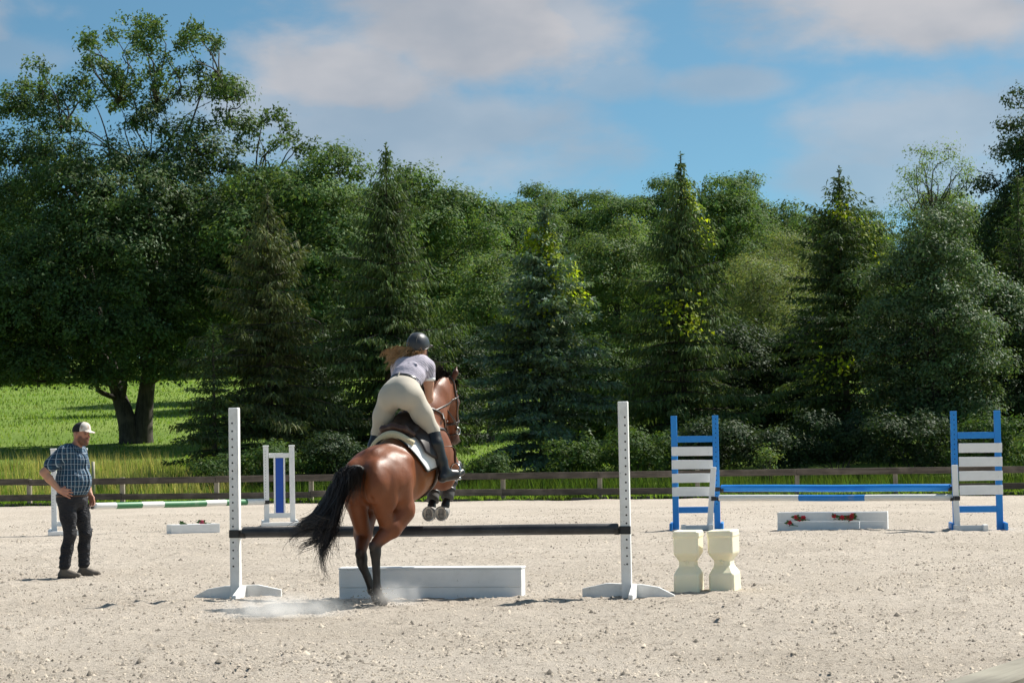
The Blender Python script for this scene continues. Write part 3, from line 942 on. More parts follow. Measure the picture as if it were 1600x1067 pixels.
def broadleaf(name, label, x, y, lobes, leafmat, leaf, dens, seed, trunk_r=0.25, clump=0.42, open_=0.0, group=None, stems=None, bark='bark', aspect=0.62, twigs=None):
    """lobes are given relative to the foot of the tree"""
    root = tree_root(name, label, x, y, 'tree', group)
    r = np.random.default_rng(seed)
    C, N = lobe_leaves(lobes, leaf, dens, seed, clump, open_)
    if twigs is not None:
        for (tx, ty, tz, tr) in twigs:
            m_ = int(150 * (tr / 0.5) ** 1.5)
            cl = r.normal(size=(max(3, int(9 * tr / .5)), 3)) * tr * np.array([.55, .5, .36])
            idx = r.integers(0, len(cl), m_ * 2)
            o = cl[idx] + r.normal(size=(len(idx), 3)) * 0.15
            C = np.concatenate([C, o + np.array([tx, ty, tz])])
            N = np.concatenate([N, unit(r.normal(size=(len(idx), 3)) + [0, 0, .8])])
    V, Q = leaf_quads(C, N, LEAF_SIZE * leaf * r.uniform(.7, 1.3, len(C)), aspect, seed)
    link('crown', mesh_np('crown', V, Q, LEAF[leafmat], False, leaf_colours(C, seed)), None, root)
    mb = MB()
    if stems is None:
        top = max(l[2] for l in lobes)
        stems = [[(0, 0, -0.4), (0.05, 0, top * .3), (-.05, .1, top * .75)]]
    forks = []
    for s in stems:
        pts = bez(s, 5)
        mb.tube(pts, np.concatenate([[trunk_r * 1.5], np.linspace(trunk_r * 1.1, trunk_r * .4, len(pts) - 1)]), 12)
        forks.append(pts)
    allp = np.concatenate(forks)
    for L in lobes:
        c = np.array(L[:3])
        cand = allp[allp[:, 2] < c[2] - 0.1]
        if len(cand) == 0: cand = allp
        b = cand[np.argmin(np.linalg.norm(cand - c, axis=1) + 0.3 * np.abs(cand[:, 2] - (c[2] - 2)))]
        limb_tubes(mb, b, [(c + r.normal(size=3) * .2, max(.03, trunk_r * .34 * (1 - .8 * c[2] / (max(l[2] for l in lobes) + 1))))], 0, int(r.integers(1e6)))
        for _ in range(4):
            e = c + rand_dir(r, 1)[0] * np.array(L[3:6]) * .85
            limb_tubes(mb, c, [(e, trunk_r * .07)], 0, int(r.integers(1e6)), .1, k=4)
    if twigs is not None:
        for (tx, ty, tz, tr) in twigs:
            c = np.array([tx, ty, tz])
            low = allp[allp[:, 2] < tz - 1.0]
            cands = np.concatenate([low, np.array([l[:3] for l in lobes if l[2] < tz - .6])])
            b = cands[np.argmin(np.linalg.norm((cands - c) * [1.4, 1, .75], axis=1))]
            limb_tubes(mb, b, [(c, .045)], 0, int(r.integers(1e6)), .25, k=5)
    mb.obj('trunk', M[bark], root)
    return root


def spruce(name, label, x, y, h, rad, mat, seed, hang=1.0, vine=None, dens=1.0, tw=0.05, bare=0.15, group=None, taper=0.8, color_spread=.3):
    """conifer: whorled boughs that arch out and droop, each hung with needle twigs"""
    root = tree_root(name, label, x, y, 'tree', group)
    r = np.random.default_rng(seed)
    lean = r.normal(0, .01, 2)
    A, D_, S = [], [], []
    wood = MB()
    tr = 0.014 * h + .03
    tz = np.linspace(-0.3, h, 14)
    wood.tube(np.stack([lean[0] * tz, lean[1] * tz, tz], 1), np.linspace(tr, 0.015, 14), 10)
    z = bare
    while z < h - 0.2:
        f = 1 - z / h
        Lm = rad * (f ** taper) * (1.0 if z > 1.2 else 0.8 + .17 * z) * min(1.0, .25 + (h - z) / 2.4)
        nb = int(r.integers(6, 9))
        a0 = r.uniform(0, 6.28)
        wl = r.uniform(.82, 1.12)
        for k in range(nb):
            a = a0 + 6.283 * k / nb + r.normal(0, .25)
            L = max(0.12, Lm * wl * r.uniform(.55, 1.25) * (1 + .14 * math.sin(3 * a + seed + z)))
            d = np.array([math.cos(a), math.sin(a), 0.0]); side = np.array([-d[1], d[0], 0])
            m_ = max(3, int(L / 0.085 * dens))
            t = np.linspace(0.06, 1, m_)
            rise = r.uniform(.08, .26) + .5 * (z / h) ** 4
            drop = (0.30 + 0.25 * hang) * r.uniform(.75, 1.25) * (1 - .7 * z / h)
            zz = z + L * (rise * t - drop * t ** 2 + 0.20 * hang * t ** 4)
            P_ = np.stack([lean[0] * z + d[0] * L * t, lean[1] * z + d[1] * L * t, zz], 1)
            if L > .5:
                q_ = P_[::max(1, m_ // 4)]
                wood.tube(np.concatenate([[[lean[0] * z, lean[1] * z, z]], q_]), np.linspace(.012 + .008 * L, .004, len(q_) + 1), 4)
            lat = 0.20 * L * (1 - t) ** .6 * (0.35 + t) + .06 + .03 * L
            ns = np.maximum(3, (lat / .034 * dens)).astype(int)
            i_ = np.repeat(np.arange(m_), ns)
            s_ = r.uniform(-1, 1, len(i_)) * lat[i_]
            base = P_[i_] + s_[:, None] * (side + d * .35) + r.normal(size=(len(i_), 3)) * .025
            base[:, 2] -= np.abs(s_) * .25 * hang
            dirn = d * .55 + np.sign(s_)[:, None] * side * .5 + r.normal(size=(len(i_), 3)) * .3
            dirn[:, 2] += (-1.25 * hang + .15) + r.normal(0, .35, len(i_))
            sc_ = min(1.0, .45 + L)
            A.append(base); D_.append(unit(dirn)); S.append(sc_ * r.uniform(.10, .18, len(i_)) * (1 + 1.0 * hang * r.random(len(i_)) ** 2))
        z += r.uniform(.20, .32) * (0.55 + .75 * f) * min(1.0, .62 + .38 * hang)
    # leader
    nt = 60
    zt = r.uniform(h - .8, h + .1, nt)
    A.append(np.stack([lean[0] * zt, lean[1] * zt, zt], 1)); dd = rand_dir(r, nt); dd[:, 2] = np.abs(dd[:, 2]) * .4; D_.append(unit(dd)); S.append(r.uniform(.10, .2, nt) * (1.6 - (zt - h + .8) / .9))
    A = np.concatenate(A); D_ = np.concatenate(D_); S = np.concatenate(S)
    ctr = A + D_ * S[:, None] * .5
    N = unit(np.cross(D_, rand_dir(r, len(A))))
    V, Q = leaf_quads(ctr, N, S, np.clip(tw / S, .12, .6)[:, None], seed, axis=D_)
    link('crown', mesh_np('crown', V, Q, LEAF[mat], False, leaf_colours(ctr, seed, color_spread, .55, .1)), None, root)
    wood.obj('trunk', M['bark'], root)
    if vine:
        VC, VN = [], []
        for (ang, z0, sprd, zs, n_) in vine:
            n_ = int(n_ * .9)
            f = np.clip(1 - z0 / h, 0.03, 1)
            rr = rad * f ** taper * .82
            zv = z0 + r.normal(size=n_) * zs
            rv = (rad * np.clip(1 - zv / h, 0.03, 1) ** taper * np.clip(.25 + (h - zv) / 2.4, .2, 1)) * r.uniform(.55, 1.08, n_) + .10
            av = ang + r.normal(size=n_) * sprd / max(rr, .3)
            VC.append(np.stack([np.cos(av) * rv, np.sin(av) * rv, zv], 1))
            VN.append(unit(np.stack([np.cos(av), np.sin(av), np.full(n_, .8)], 1) + r.normal(size=(n_, 3)) * .5))
        C = np.concatenate(VC); N = np.concatenate(VN)
        kp = vnoise(C[:, 0] * 1.3 + C[:, 1], C[:, 2], 2.2, seed) > -.15
        C, N = C[kp], N[kp]
        V, Q = leaf_quads(C, N, r.uniform(.07, .14, len(C)), .95, seed + 1, droop=1)
        link('vine', mesh_np('vine', V, Q, LEAF['vine'], False, leaf_colours(C, seed, .3, .9, .1)), None, root)
    return root


def rel(px, py, bx, by, s, dy=0.0):
    return ((px - bx) / s, dy, (by - py) / s)


# ---- the big oak on the left, 98 m away, with a forked trunk
OX, OY = -15.3, 98.0
oz = float(terrain_z(OX, OY))
s = 38.5
B = (208, 684)
r_ = np.random.default_rng(31)


def L3(px, py, rx, rz, dy=0.0, ry=None):
    c = rel(px, py, *B, s, dy)
    return (*c, rx / s, (ry if ry else (rx + rz) * .5) / s, rz / s)


oak_lobes = [L3(20, 520, 75, 62, -1.5), L3(110, 545, 70, 50, -2.5), L3(30, 430, 90, 65, -1), L3(130, 455, 75, 60, -3), L3(220, 540, 62, 55, -2.2), L3(230, 455, 70, 55, -3),
             L3(40, 330, 85, 65, 0), L3(150, 350, 80, 60, -2.5), L3(250, 370, 72, 58, -2.5), L3(320, 430, 55, 60, -1.0), L3(330, 340, 65, 55, -1.5), L3(300, 520, 48, 50, 0),
             L3(80, 255, 70, 45, 0.5), L3(180, 262, 65, 45, -1.2), L3(265, 275, 65, 45, -1.0), L3(20, 235, 55, 50, 1), L3(345, 262, 50, 35, 0), L3(395, 300, 55, 45, 1.0),
             L3(-60, 440, 80, 100, 2), L3(-50, 300, 70, 70, 2), L3(160, 590, 38, 18, -2), L3(40, 585, 45, 20, -1.5), L3(430, 290, 45, 40, 3),
             L3(42, 165, 40, 32, 1), L3(5, 160, 25, 30, 1), L3(95, 190, 34, 22, 0), L3(185, 150, 26, 28, 0), L3(215, 190, 34, 26, -.5), L3(292, 205, 42, 28, 0), L3(352, 145, 30, 34, .5), L3(362, 185, 34, 20, .5),
             L3(310, 235, 48, 25, -1), L3(245, 160, 22, 30, 0),
             L3(170, 520, 80, 55, -3.5), L3(90, 500, 80, 60, -3.5), L3(10, 560, 75, 45, -2), L3(262, 578, 42, 30, -1.5), L3(80, 575, 62, 32, -3), L3(190, 585, 46, 24, -2.5), L3(300, 470, 60, 55, -2),
             L3(200, 400, 80, 55, -3.5), L3(100, 400, 80, 55, -3.5), L3(-20, 500, 70, 60, -2), L3(130, 300, 70, 45, -3), L3(230, 320, 70, 45, -3), L3(340, 400, 50, 50, 0), L3(60, 460, 70, 55, -4), L3(250, 520, 50, 40, -3)]
top_twigs = []
for px, py, rp in [(130, 45, 15), (150, 60, 14), (138, 80, 10), (178, 42, 12), (205, 42, 20), (232, 36, 22), (250, 50, 20), (240, 72, 16), (272, 52, 16), (262, 82, 12), (296, 34, 16), (318, 38, 20), (335, 55, 13),
                   (300, 62, 12), (215, 76, 11), (152, 102, 16), (178, 106, 22), (200, 118, 18), (72, 104, 16), (40, 110, 20), (60, 122, 18), (105, 125, 20), (120, 112, 12), (20, 135, 18), (92, 140, 16), (270, 92, 14),
                   (240, 105, 16), (255, 125, 18), (280, 130, 14), (305, 95, 13), (300, 125, 12), (340, 115, 22), (365, 130, 18), (150, 150, 16), (435, 178, 14), (448, 190, 10), (395, 190, 18), (380, 215, 16), (458, 208, 10), (470, 225, 18), (440, 225, 13), (412, 182, 9), (145, 128, 10), (225, 130, 14)]:
    c = rel(px, py, *B, s, r_.uniform(-2, 2))
    top_twigs.append((*c, rp / s * 1.15))
stems = [[(-.24, 0, -.6), (-.27, 0, .5), (-.46, 0, 1.3), (-.78, .05, 2.3), (-1.5, .2, 5), (-2.2, .5, 8.5)], [(.28, .1, -.6), (.27, .1, .5), (.34, .1, 1.3), (.47, .1, 2.3), (.8, .3, 5), (.6, .4, 8), (.2, .3, 11)]]
broadleaf('oak_tree', 'big spreading oak with a forked trunk and open crown at the left', OX, OY, oak_lobes, 'oak', 0.19, 34, 5, 0.42, 0.50, 0.0, None, stems, 'bark', .6, top_twigs)

# ---- conifers just behind the fence
spruce('spruce_tree', 'tall dark spruce with drooping boughs rising directly behind the rider', -3.70, 72.0, 9.8, 3.1, 'spruce', 11, 1.15, tw=.06, taper=.74)
spruce('spruce_tree', 'brownish drooping spruce between the oak and the spruce behind the rider', -7.15, 71.0, 8.4, 3.05, 'brown_spruce', 12, 1.0, tw=.06, taper=.66)
spruce('spruce_tree', 'low young spruce with boughs touching the meadow right of the oak trunk', -8.55, 69.3, 4.6, 1.75, 'spruce', 18, .5, bare=.15)
spruce('blue_spruce_tree', 'blue-green spruce with a yellow vine on its tip right of the horse', 0.85, 70.0, 7.75, 2.5, 'blue_spruce', 13, 0.4, tw=.075, bare=.1, taper=.62, dens=1.15,
       vine=[(-1.5, 6.9, .45, .28, 800), (-0.6, 6.1, .35, .5, 640), (-1.7, 4.9, .4, .6, 300), (-.3, 5.0, .25, .3, 160), (-.5, 3.9, .12, .12, 60), (-2.7, 4.7, .1, .1, 40)])
spruce('spruce_tree', 'tall pointed spruce with a bare tip behind the left blue wing', 4.98, 71.0, 9.2, 2.85, 'spruce', 14, 1.1, tw=.06,
       vine=[(-0.7, 7.8, .15, .35, 200), (-.4, 6.9, .2, .25, 130), (-1.8, 4.6, .4, .35, 240), (-1.4, 4.0, .25, .25, 100)])
spruce('spruce_tree', 'dark spruce with a bright vine near its top between the blue wings', 9.95, 72.0, 8.65, 2.65, 'spruce', 15, .6, tw=.06, taper=.55,
       vine=[(-1.4, 7.3, .45, .3, 520), (-.6, 6.6, .3, .5, 300), (-2.3, 6.8, .25, .3, 140), (-2.6, 4.0, .3, .35, 160), (-1.8, 2.7, .5, .3, 160)])
spruce('spruce_tree', 'narrow spruce at the right edge of the picture', 15.55, 73.5, 8.4, 1.9, 'spruce', 16, .5)

# ---- broadleaf trees behind the conifers
def crown(seed, w_, h0, h1, n, sz, d=None):
    """lobes billowing out of a rounded crown of width w_, from height h0 to h1"""
    r = np.random.default_rng(seed)
    out = []
    for k in range(n):
        f = ((k + .5) / n) ** .9
        z = h0 + (h1 - h0) * f
        env = math.sin(math.pi * (0.16 + 0.74 * f)) ** .75
        m_ = sz * r.uniform(.5, 1.1) * (.7 + .3 * env)
        a = k * 2.4 + r.uniform(-.5, .5)
        rr = max(0.0, w_ * .5 * env - m_ * .5) * r.uniform(.72, 1.12)
        out.append((math.cos(a) * rr, math.sin(a) * rr * .9, z - m_ * .35 + r.normal(0, .25 * sz), m_ * r.uniform(.9, 1.25), m_, m_ * r.uniform(.6, .85)))
    for k in range(5):                                       # dense heart
        f = (k + .5) / 5
        out.append((0, 0, h0 + (h1 - h0) * f * .85, w_ * .27, w_ * .27, (h1 - h0) * .13))
    return out


broadleaf('broadleaf_tree', 'broad green tree between the oak and the tall spruce', -8.3, 96, crown(41, 7.6, 3.0, 11.2, 44, 1.5), 'forest', .19, 24, 41, .28, .5)
broadleaf('broadleaf_tree', 'round-topped green tree behind the spruce at the rider', -3.9, 112, crown(42, 7.4, 3.5, 11.1, 44, 1.5), 'forest', .20, 22, 42, .28, .55)
broadleaf('broadleaf_tree', 'tall green tree sloping down to the right of the rider spruce', -1.7, 118, crown(43, 6.6, 3, 10.4, 40, 1.4), 'forest', .20, 22, 43, .28, .55)
broadleaf('broadleaf_tree', 'soft light green tree between the blue-green spruce and the pointed spruce', 4.4, 100, crown(44, 5.6, 1, 8.2, 40, 1.1), 'light', .14, 28, 44, .2, .42)
broadleaf('broadleaf_tree', 'pale feathery tree right of the pointed spruce', 8.7, 84, crown(45, 3.8, .8, 6.6, 36, .8), 'olive', .11, 30, 45, .15, .36, aspect=.38)
broadleaf('broadleaf_tree', 'pale olive tree at the left of the vine-topped spruce', 10.4, 92, crown(46, 4.4, 1, 7.4, 38, .9), 'olive', .11, 30, 46, .15, .38, aspect=.38)
broadleaf('broadleaf_tree', 'small light green tree behind the gap right of the rider', -0.9, 94, crown(47, 3.9, 1.6, 7.0, 30, .95), 'light', .13, 26, 47, .15, .42)
broadleaf('glossy_tree', 'glossy-leaved tree in front of the dark one at the right', 12.1, 69.5, crown(48, 4.0, .6, 7.1, 56, .75), 'glossy', .13, 28, 48, .14, .34, aspect=.5)
broadleaf('wispy_tree', 'thin wispy tree with airy foliage against the sky at the right', 15.8, 90, crown(49, 3.6, 5.2, 10.6, 40, .62)[:40], 'light', .13, 17, 49, .06, .42, .3, aspect=.45)
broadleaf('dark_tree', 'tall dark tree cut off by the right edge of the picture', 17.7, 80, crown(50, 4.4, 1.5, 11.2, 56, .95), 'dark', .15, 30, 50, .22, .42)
broadleaf('broadleaf_tree', 'shady green tree low behind the right blue wing', 14.3, 72, crown(51, 3.2, .5, 5.2, 34, .75), 'glossy', .12, 28, 51, .12, .34)
for k, (x, y, lab) in enumerate(((-13.2, 128, 'tall meadow-edge tree standing behind the brownish spruce'), (-10.2, 137, 'tall meadow-edge tree behind the spruce at the rider'), (-15.2, 146, 'farthest meadow-edge tree behind the brownish spruce'))):
    broadleaf('broadleaf_tree', lab, x, y, crown(170 + k, 8.5, 3.0, 12.5, 40, 1.6), 'forest', .24, 16, 170 + k, .3, .62)
# understorey that closes the foot of the tree belt
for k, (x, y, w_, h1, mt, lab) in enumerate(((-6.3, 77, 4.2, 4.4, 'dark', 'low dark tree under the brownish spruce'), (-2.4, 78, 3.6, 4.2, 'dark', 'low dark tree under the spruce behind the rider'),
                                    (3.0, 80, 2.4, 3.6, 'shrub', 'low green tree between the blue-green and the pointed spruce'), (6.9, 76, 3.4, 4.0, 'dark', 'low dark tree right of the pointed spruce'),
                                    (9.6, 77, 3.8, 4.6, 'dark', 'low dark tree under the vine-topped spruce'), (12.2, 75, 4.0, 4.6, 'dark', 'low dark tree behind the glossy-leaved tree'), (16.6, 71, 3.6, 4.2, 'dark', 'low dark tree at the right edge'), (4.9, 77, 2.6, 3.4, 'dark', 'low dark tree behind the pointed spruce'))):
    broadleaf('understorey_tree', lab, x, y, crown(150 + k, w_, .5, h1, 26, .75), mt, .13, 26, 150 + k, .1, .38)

# ---- far wood: a few tree shapes, each tree its own object
far_meshes = []
for v in range(4):
    lob = crown(60 + v, 8.5 + v * .7, 1.2, 16.0 + 1.2 * v, 46, 1.9)
    C, N = lobe_leaves(lob, .28, 12, 60 + v, .7)
    rr_ = np.random.default_rng(60 + v)
    Vv, Qv = leaf_quads(C, N, .25 * rr_.uniform(.7, 1.3, len(C)), .7, v)
    cm = mesh_np('crown', Vv, Qv, LEAF['forest'], False, leaf_colours(C, 60 + v))
    mb = MB(); mb.tube([(0, 0, -1), (.1, 0, 4), (-.1, 0, 11)], [.4, .3, .12], 8)
    for l in lob[::2]:
        limb_tubes(mb, (0, 0, max(2, l[2] - 3)), [(l[:3], .12)], 0, v, k=5)
    far_meshes.append((cm, mb.mesh('trunk', M['bark'])))
rf = np.random.default_rng(77)
ORD = [f'{q}{"st" if q % 10 == 1 and q != 11 else "nd" if q % 10 == 2 and q != 12 else "rd" if q % 10 == 3 and q != 13 else "th"}' for q in range(1, 40)]
ROWN = ['front', 'middle', 'back']
fk = 0
for row, (yb, n_, x0, x1, sc) in enumerate(((207, 34, -92, 94, .82), (222, 31, -98, 102, .90), (240, 28, -104, 108, .97))):
    for k in range(n_):
        x = x0 + (x1 - x0) * (k + .5) / n_ + rf.normal(0, .8); y = yb + rf.normal(0, 3.5)
        i = int(rf.integers(0, 4))
        px = 800 + x / y * 3778
        o = tag(empty('forest_tree', (x, y, float(terrain_z(x, y)) - .2), rf.uniform(0, 6.28)), f'round-crowned far wood tree, {ORD[k]} from the left in the {ROWN[row]} row', 'tree', 'trees of the far wood')
        q = sc * rf.uniform(.93, 1.07)
        if 700 < px < 830: q *= .9
        if px > 1230: q *= .88
        o.scale = (q, q, q * rf.uniform(.95, 1.05))
        link('crown', far_meshes[i][0], None, o); link('trunk', far_meshes[i][1], None, o)
        fk += 1


# ---- shrubs and weeds along the fence
def shrub(label, x, y, w_, h, mat, seed, leaf=.10, dens=20, cat='shrub', aspect=.5):
    root = tree_root('shrub', label, x, y, cat, 'shrubs along the fence')
    r = np.random.default_rng(seed)
    lob = [(r.uniform(-.36, .36) * w_, r.uniform(-.3, .3) * w_, h * r.uniform(.25, .78), w_ * r.uniform(.17, .26), w_ * r.uniform(.17, .26), h * r.uniform(.16, .25)) for _ in range(9)]
    C, N = lobe_leaves(lob, leaf, dens, seed, .26)
    k = C[:, 2] > -.05
    C, N = C[k], N[k]
    V, Q = leaf_quads(C, N, leaf * r.uniform(.7, 1.3, len(C)), aspect, seed)
    link('foliage', mesh_np('foliage', V, Q, LEAF[mat], False, leaf_colours(C, seed)), None, root)
    mb = MB()
    for l in lob: limb_tubes(mb, (r.normal(0, .05), r.normal(0, .05), -.1), [(l[:3], .02)], 0, int(r.integers(1e6)), .06, k=5)
    mb.obj('stems', M['bark'], root)
    return root


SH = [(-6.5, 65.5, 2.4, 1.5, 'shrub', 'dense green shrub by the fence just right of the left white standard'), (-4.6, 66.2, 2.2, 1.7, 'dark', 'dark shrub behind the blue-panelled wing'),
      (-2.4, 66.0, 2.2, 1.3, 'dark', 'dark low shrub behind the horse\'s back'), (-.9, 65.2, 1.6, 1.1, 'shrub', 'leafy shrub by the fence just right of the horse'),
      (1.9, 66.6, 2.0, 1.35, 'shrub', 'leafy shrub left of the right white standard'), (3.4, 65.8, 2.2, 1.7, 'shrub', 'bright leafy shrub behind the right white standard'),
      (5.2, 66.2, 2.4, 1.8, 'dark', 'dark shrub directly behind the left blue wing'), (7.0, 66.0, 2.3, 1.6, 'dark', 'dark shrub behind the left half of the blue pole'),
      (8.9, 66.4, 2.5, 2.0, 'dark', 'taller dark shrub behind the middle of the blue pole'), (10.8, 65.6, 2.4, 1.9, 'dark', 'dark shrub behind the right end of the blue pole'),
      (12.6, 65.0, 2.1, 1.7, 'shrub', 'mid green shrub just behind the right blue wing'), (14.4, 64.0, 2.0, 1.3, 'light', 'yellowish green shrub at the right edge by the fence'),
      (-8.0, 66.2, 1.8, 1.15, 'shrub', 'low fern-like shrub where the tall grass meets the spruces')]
for k, (x, y, w_, h, mt, lab) in enumerate(SH):
    shrub(lab, x, y, w_, h, mt, 200 + k)
# slim yellow-green sapling behind the far poles
shrub('slim yellow-green sapling standing before the dark trees left of the blue pole', 6.75, 64.3, .5, 1.25, 'light', 250, .07, 16)


# ---- grass
def blades(x, y, h, wdt, seed, lean=.35, z=None):
    r = np.random.default_rng(seed)
    n = len(x)
    z = terrain_z(x, y) if z is None else z
    a = r.uniform(0, 6.283, n); l = np.abs(r.normal(0, lean, n)) * h
    b = np.stack([x, y, z - .02], 1)
    sd = np.stack([np.cos(a + 1.57), np.sin(a + 1.57), np.zeros(n)], 1) * (wdt / 2)[:, None]
    sd[:, 0] = np.abs(sd[:, 0]) * .7 + (wdt / 2) * .4
    dr = np.stack([np.cos(a), np.sin(a), np.zeros(n)], 1)
    mid = b + dr * (l * .35)[:, None] + np.array([0, 0, 1]) * (h * .6)[:, None]
    tip = b + dr * l[:, None] + np.array([0, 0, 1]) * h[:, None]
    V = np.stack([b - sd, b + sd, mid + sd * .8, tip, mid - sd * .8], 1).reshape(-1, 3)
    Fq = np.arange(n)[:, None] * 5 + np.array([[0, 1, 2, 3, 4]])
    return V, Fq


def grass(name, label, x, y, h, w_, mat, seed, lean=.35, spread=.3, tri=False):
    V, Fq = blades(x, y, h, w_, seed, lean)
    nv = 5
    if tri:
        V = V.reshape(-1, 5, 3)[:, [0, 1, 3]].reshape(-1, 3); nv = 3
        Fq = np.arange(len(V)).reshape(-1, 3)
    r = np.random.default_rng(seed)
    k = np.clip(1 + spread * r.normal(size=len(x)) + .3 * vnoise(x, y, .7, seed), .4, 1.8)
    c = np.stack([k * (1 + .12 * r.normal(size=len(x))), k, k * .9], 1)
    return tag(link(name, mesh_np(name, V, Fq, LEAF[mat], False, np.repeat(c, nv, 0))), label, 'grass', kind='stuff')


rg = np.random.default_rng(91)
# short sunny turf at the foot of the fence
n = 32000
x = rg.uniform(-25, 22, n); y = fence_y(x) + np.where(x < -6, rg.uniform(-0.18, 3.4, n), rg.uniform(-0.18, 1.3, n))
k = vnoise(x, y, 1.2, 5) > -0.55
x, y = x[k], y[k]
grass('fence_grass', 'short bright grass along the foot of the board fence', x, y, rg.uniform(.05, .16, len(x)), rg.uniform(.018, .035, len(x)), 'grass', 1, .5)
# tall seeding grass on the left
n = 42000
x = rg.uniform(-25, -6.6, n); y = fence_y(x) + 2.6 + 14 * rg.random(n)
k = vnoise(x, y, .5, 6) > -0.45 + .3 * (y > 71)
x, y = x[k], y[k]
grass('tall_grass', 'tall rough grass between the fence and the oak', x, y, rg.uniform(.12, .42, len(x)), rg.uniform(.012, .024, len(x)), 'grass', 2, .4, .3, True)
k = (rg.random(len(x)) < .4) & (vnoise(x, y, .35, 16) > .0)
grass('seed_grass', 'tan seed heads of the tall rough grass at the left', x[k], y[k], rg.uniform(.35, .8, k.sum()), rg.uniform(.010, .020, k.sum()), 'dry_grass', 3, .35, .3, True)
# weeds under the trees
n = 26000
x = rg.uniform(-7.5, 17, n); y = fence_y(x) + .9 + 5.0 * rg.random(n)
k = vnoise(x, y, .6, 8) > -.35
x, y = x[k], y[k]
grass('weeds', 'green weeds and long grass under the trees behind the fence', x, y, rg.uniform(.15, .55, len(x)) * (1 + .5 * vnoise(x, y, .9, 18)), rg.uniform(.015, .032, len(x)), 'weed', 4, .5, .35, True)
# meadow
n = 85000
y = 72 + 135 * rg.random(n) ** 1.4
x = rg.uniform(-1.25, .6, n) * y * .28
grass('meadow_grass', 'sunny green meadow grass rising behind the oak', x, y, rg.uniform(.06, .16, n) * (1 + (y - 72) / 200), rg.uniform(.025, .05, n) * (1 + (y - 72) / 120), 'grass', 5, .6, .18, True)

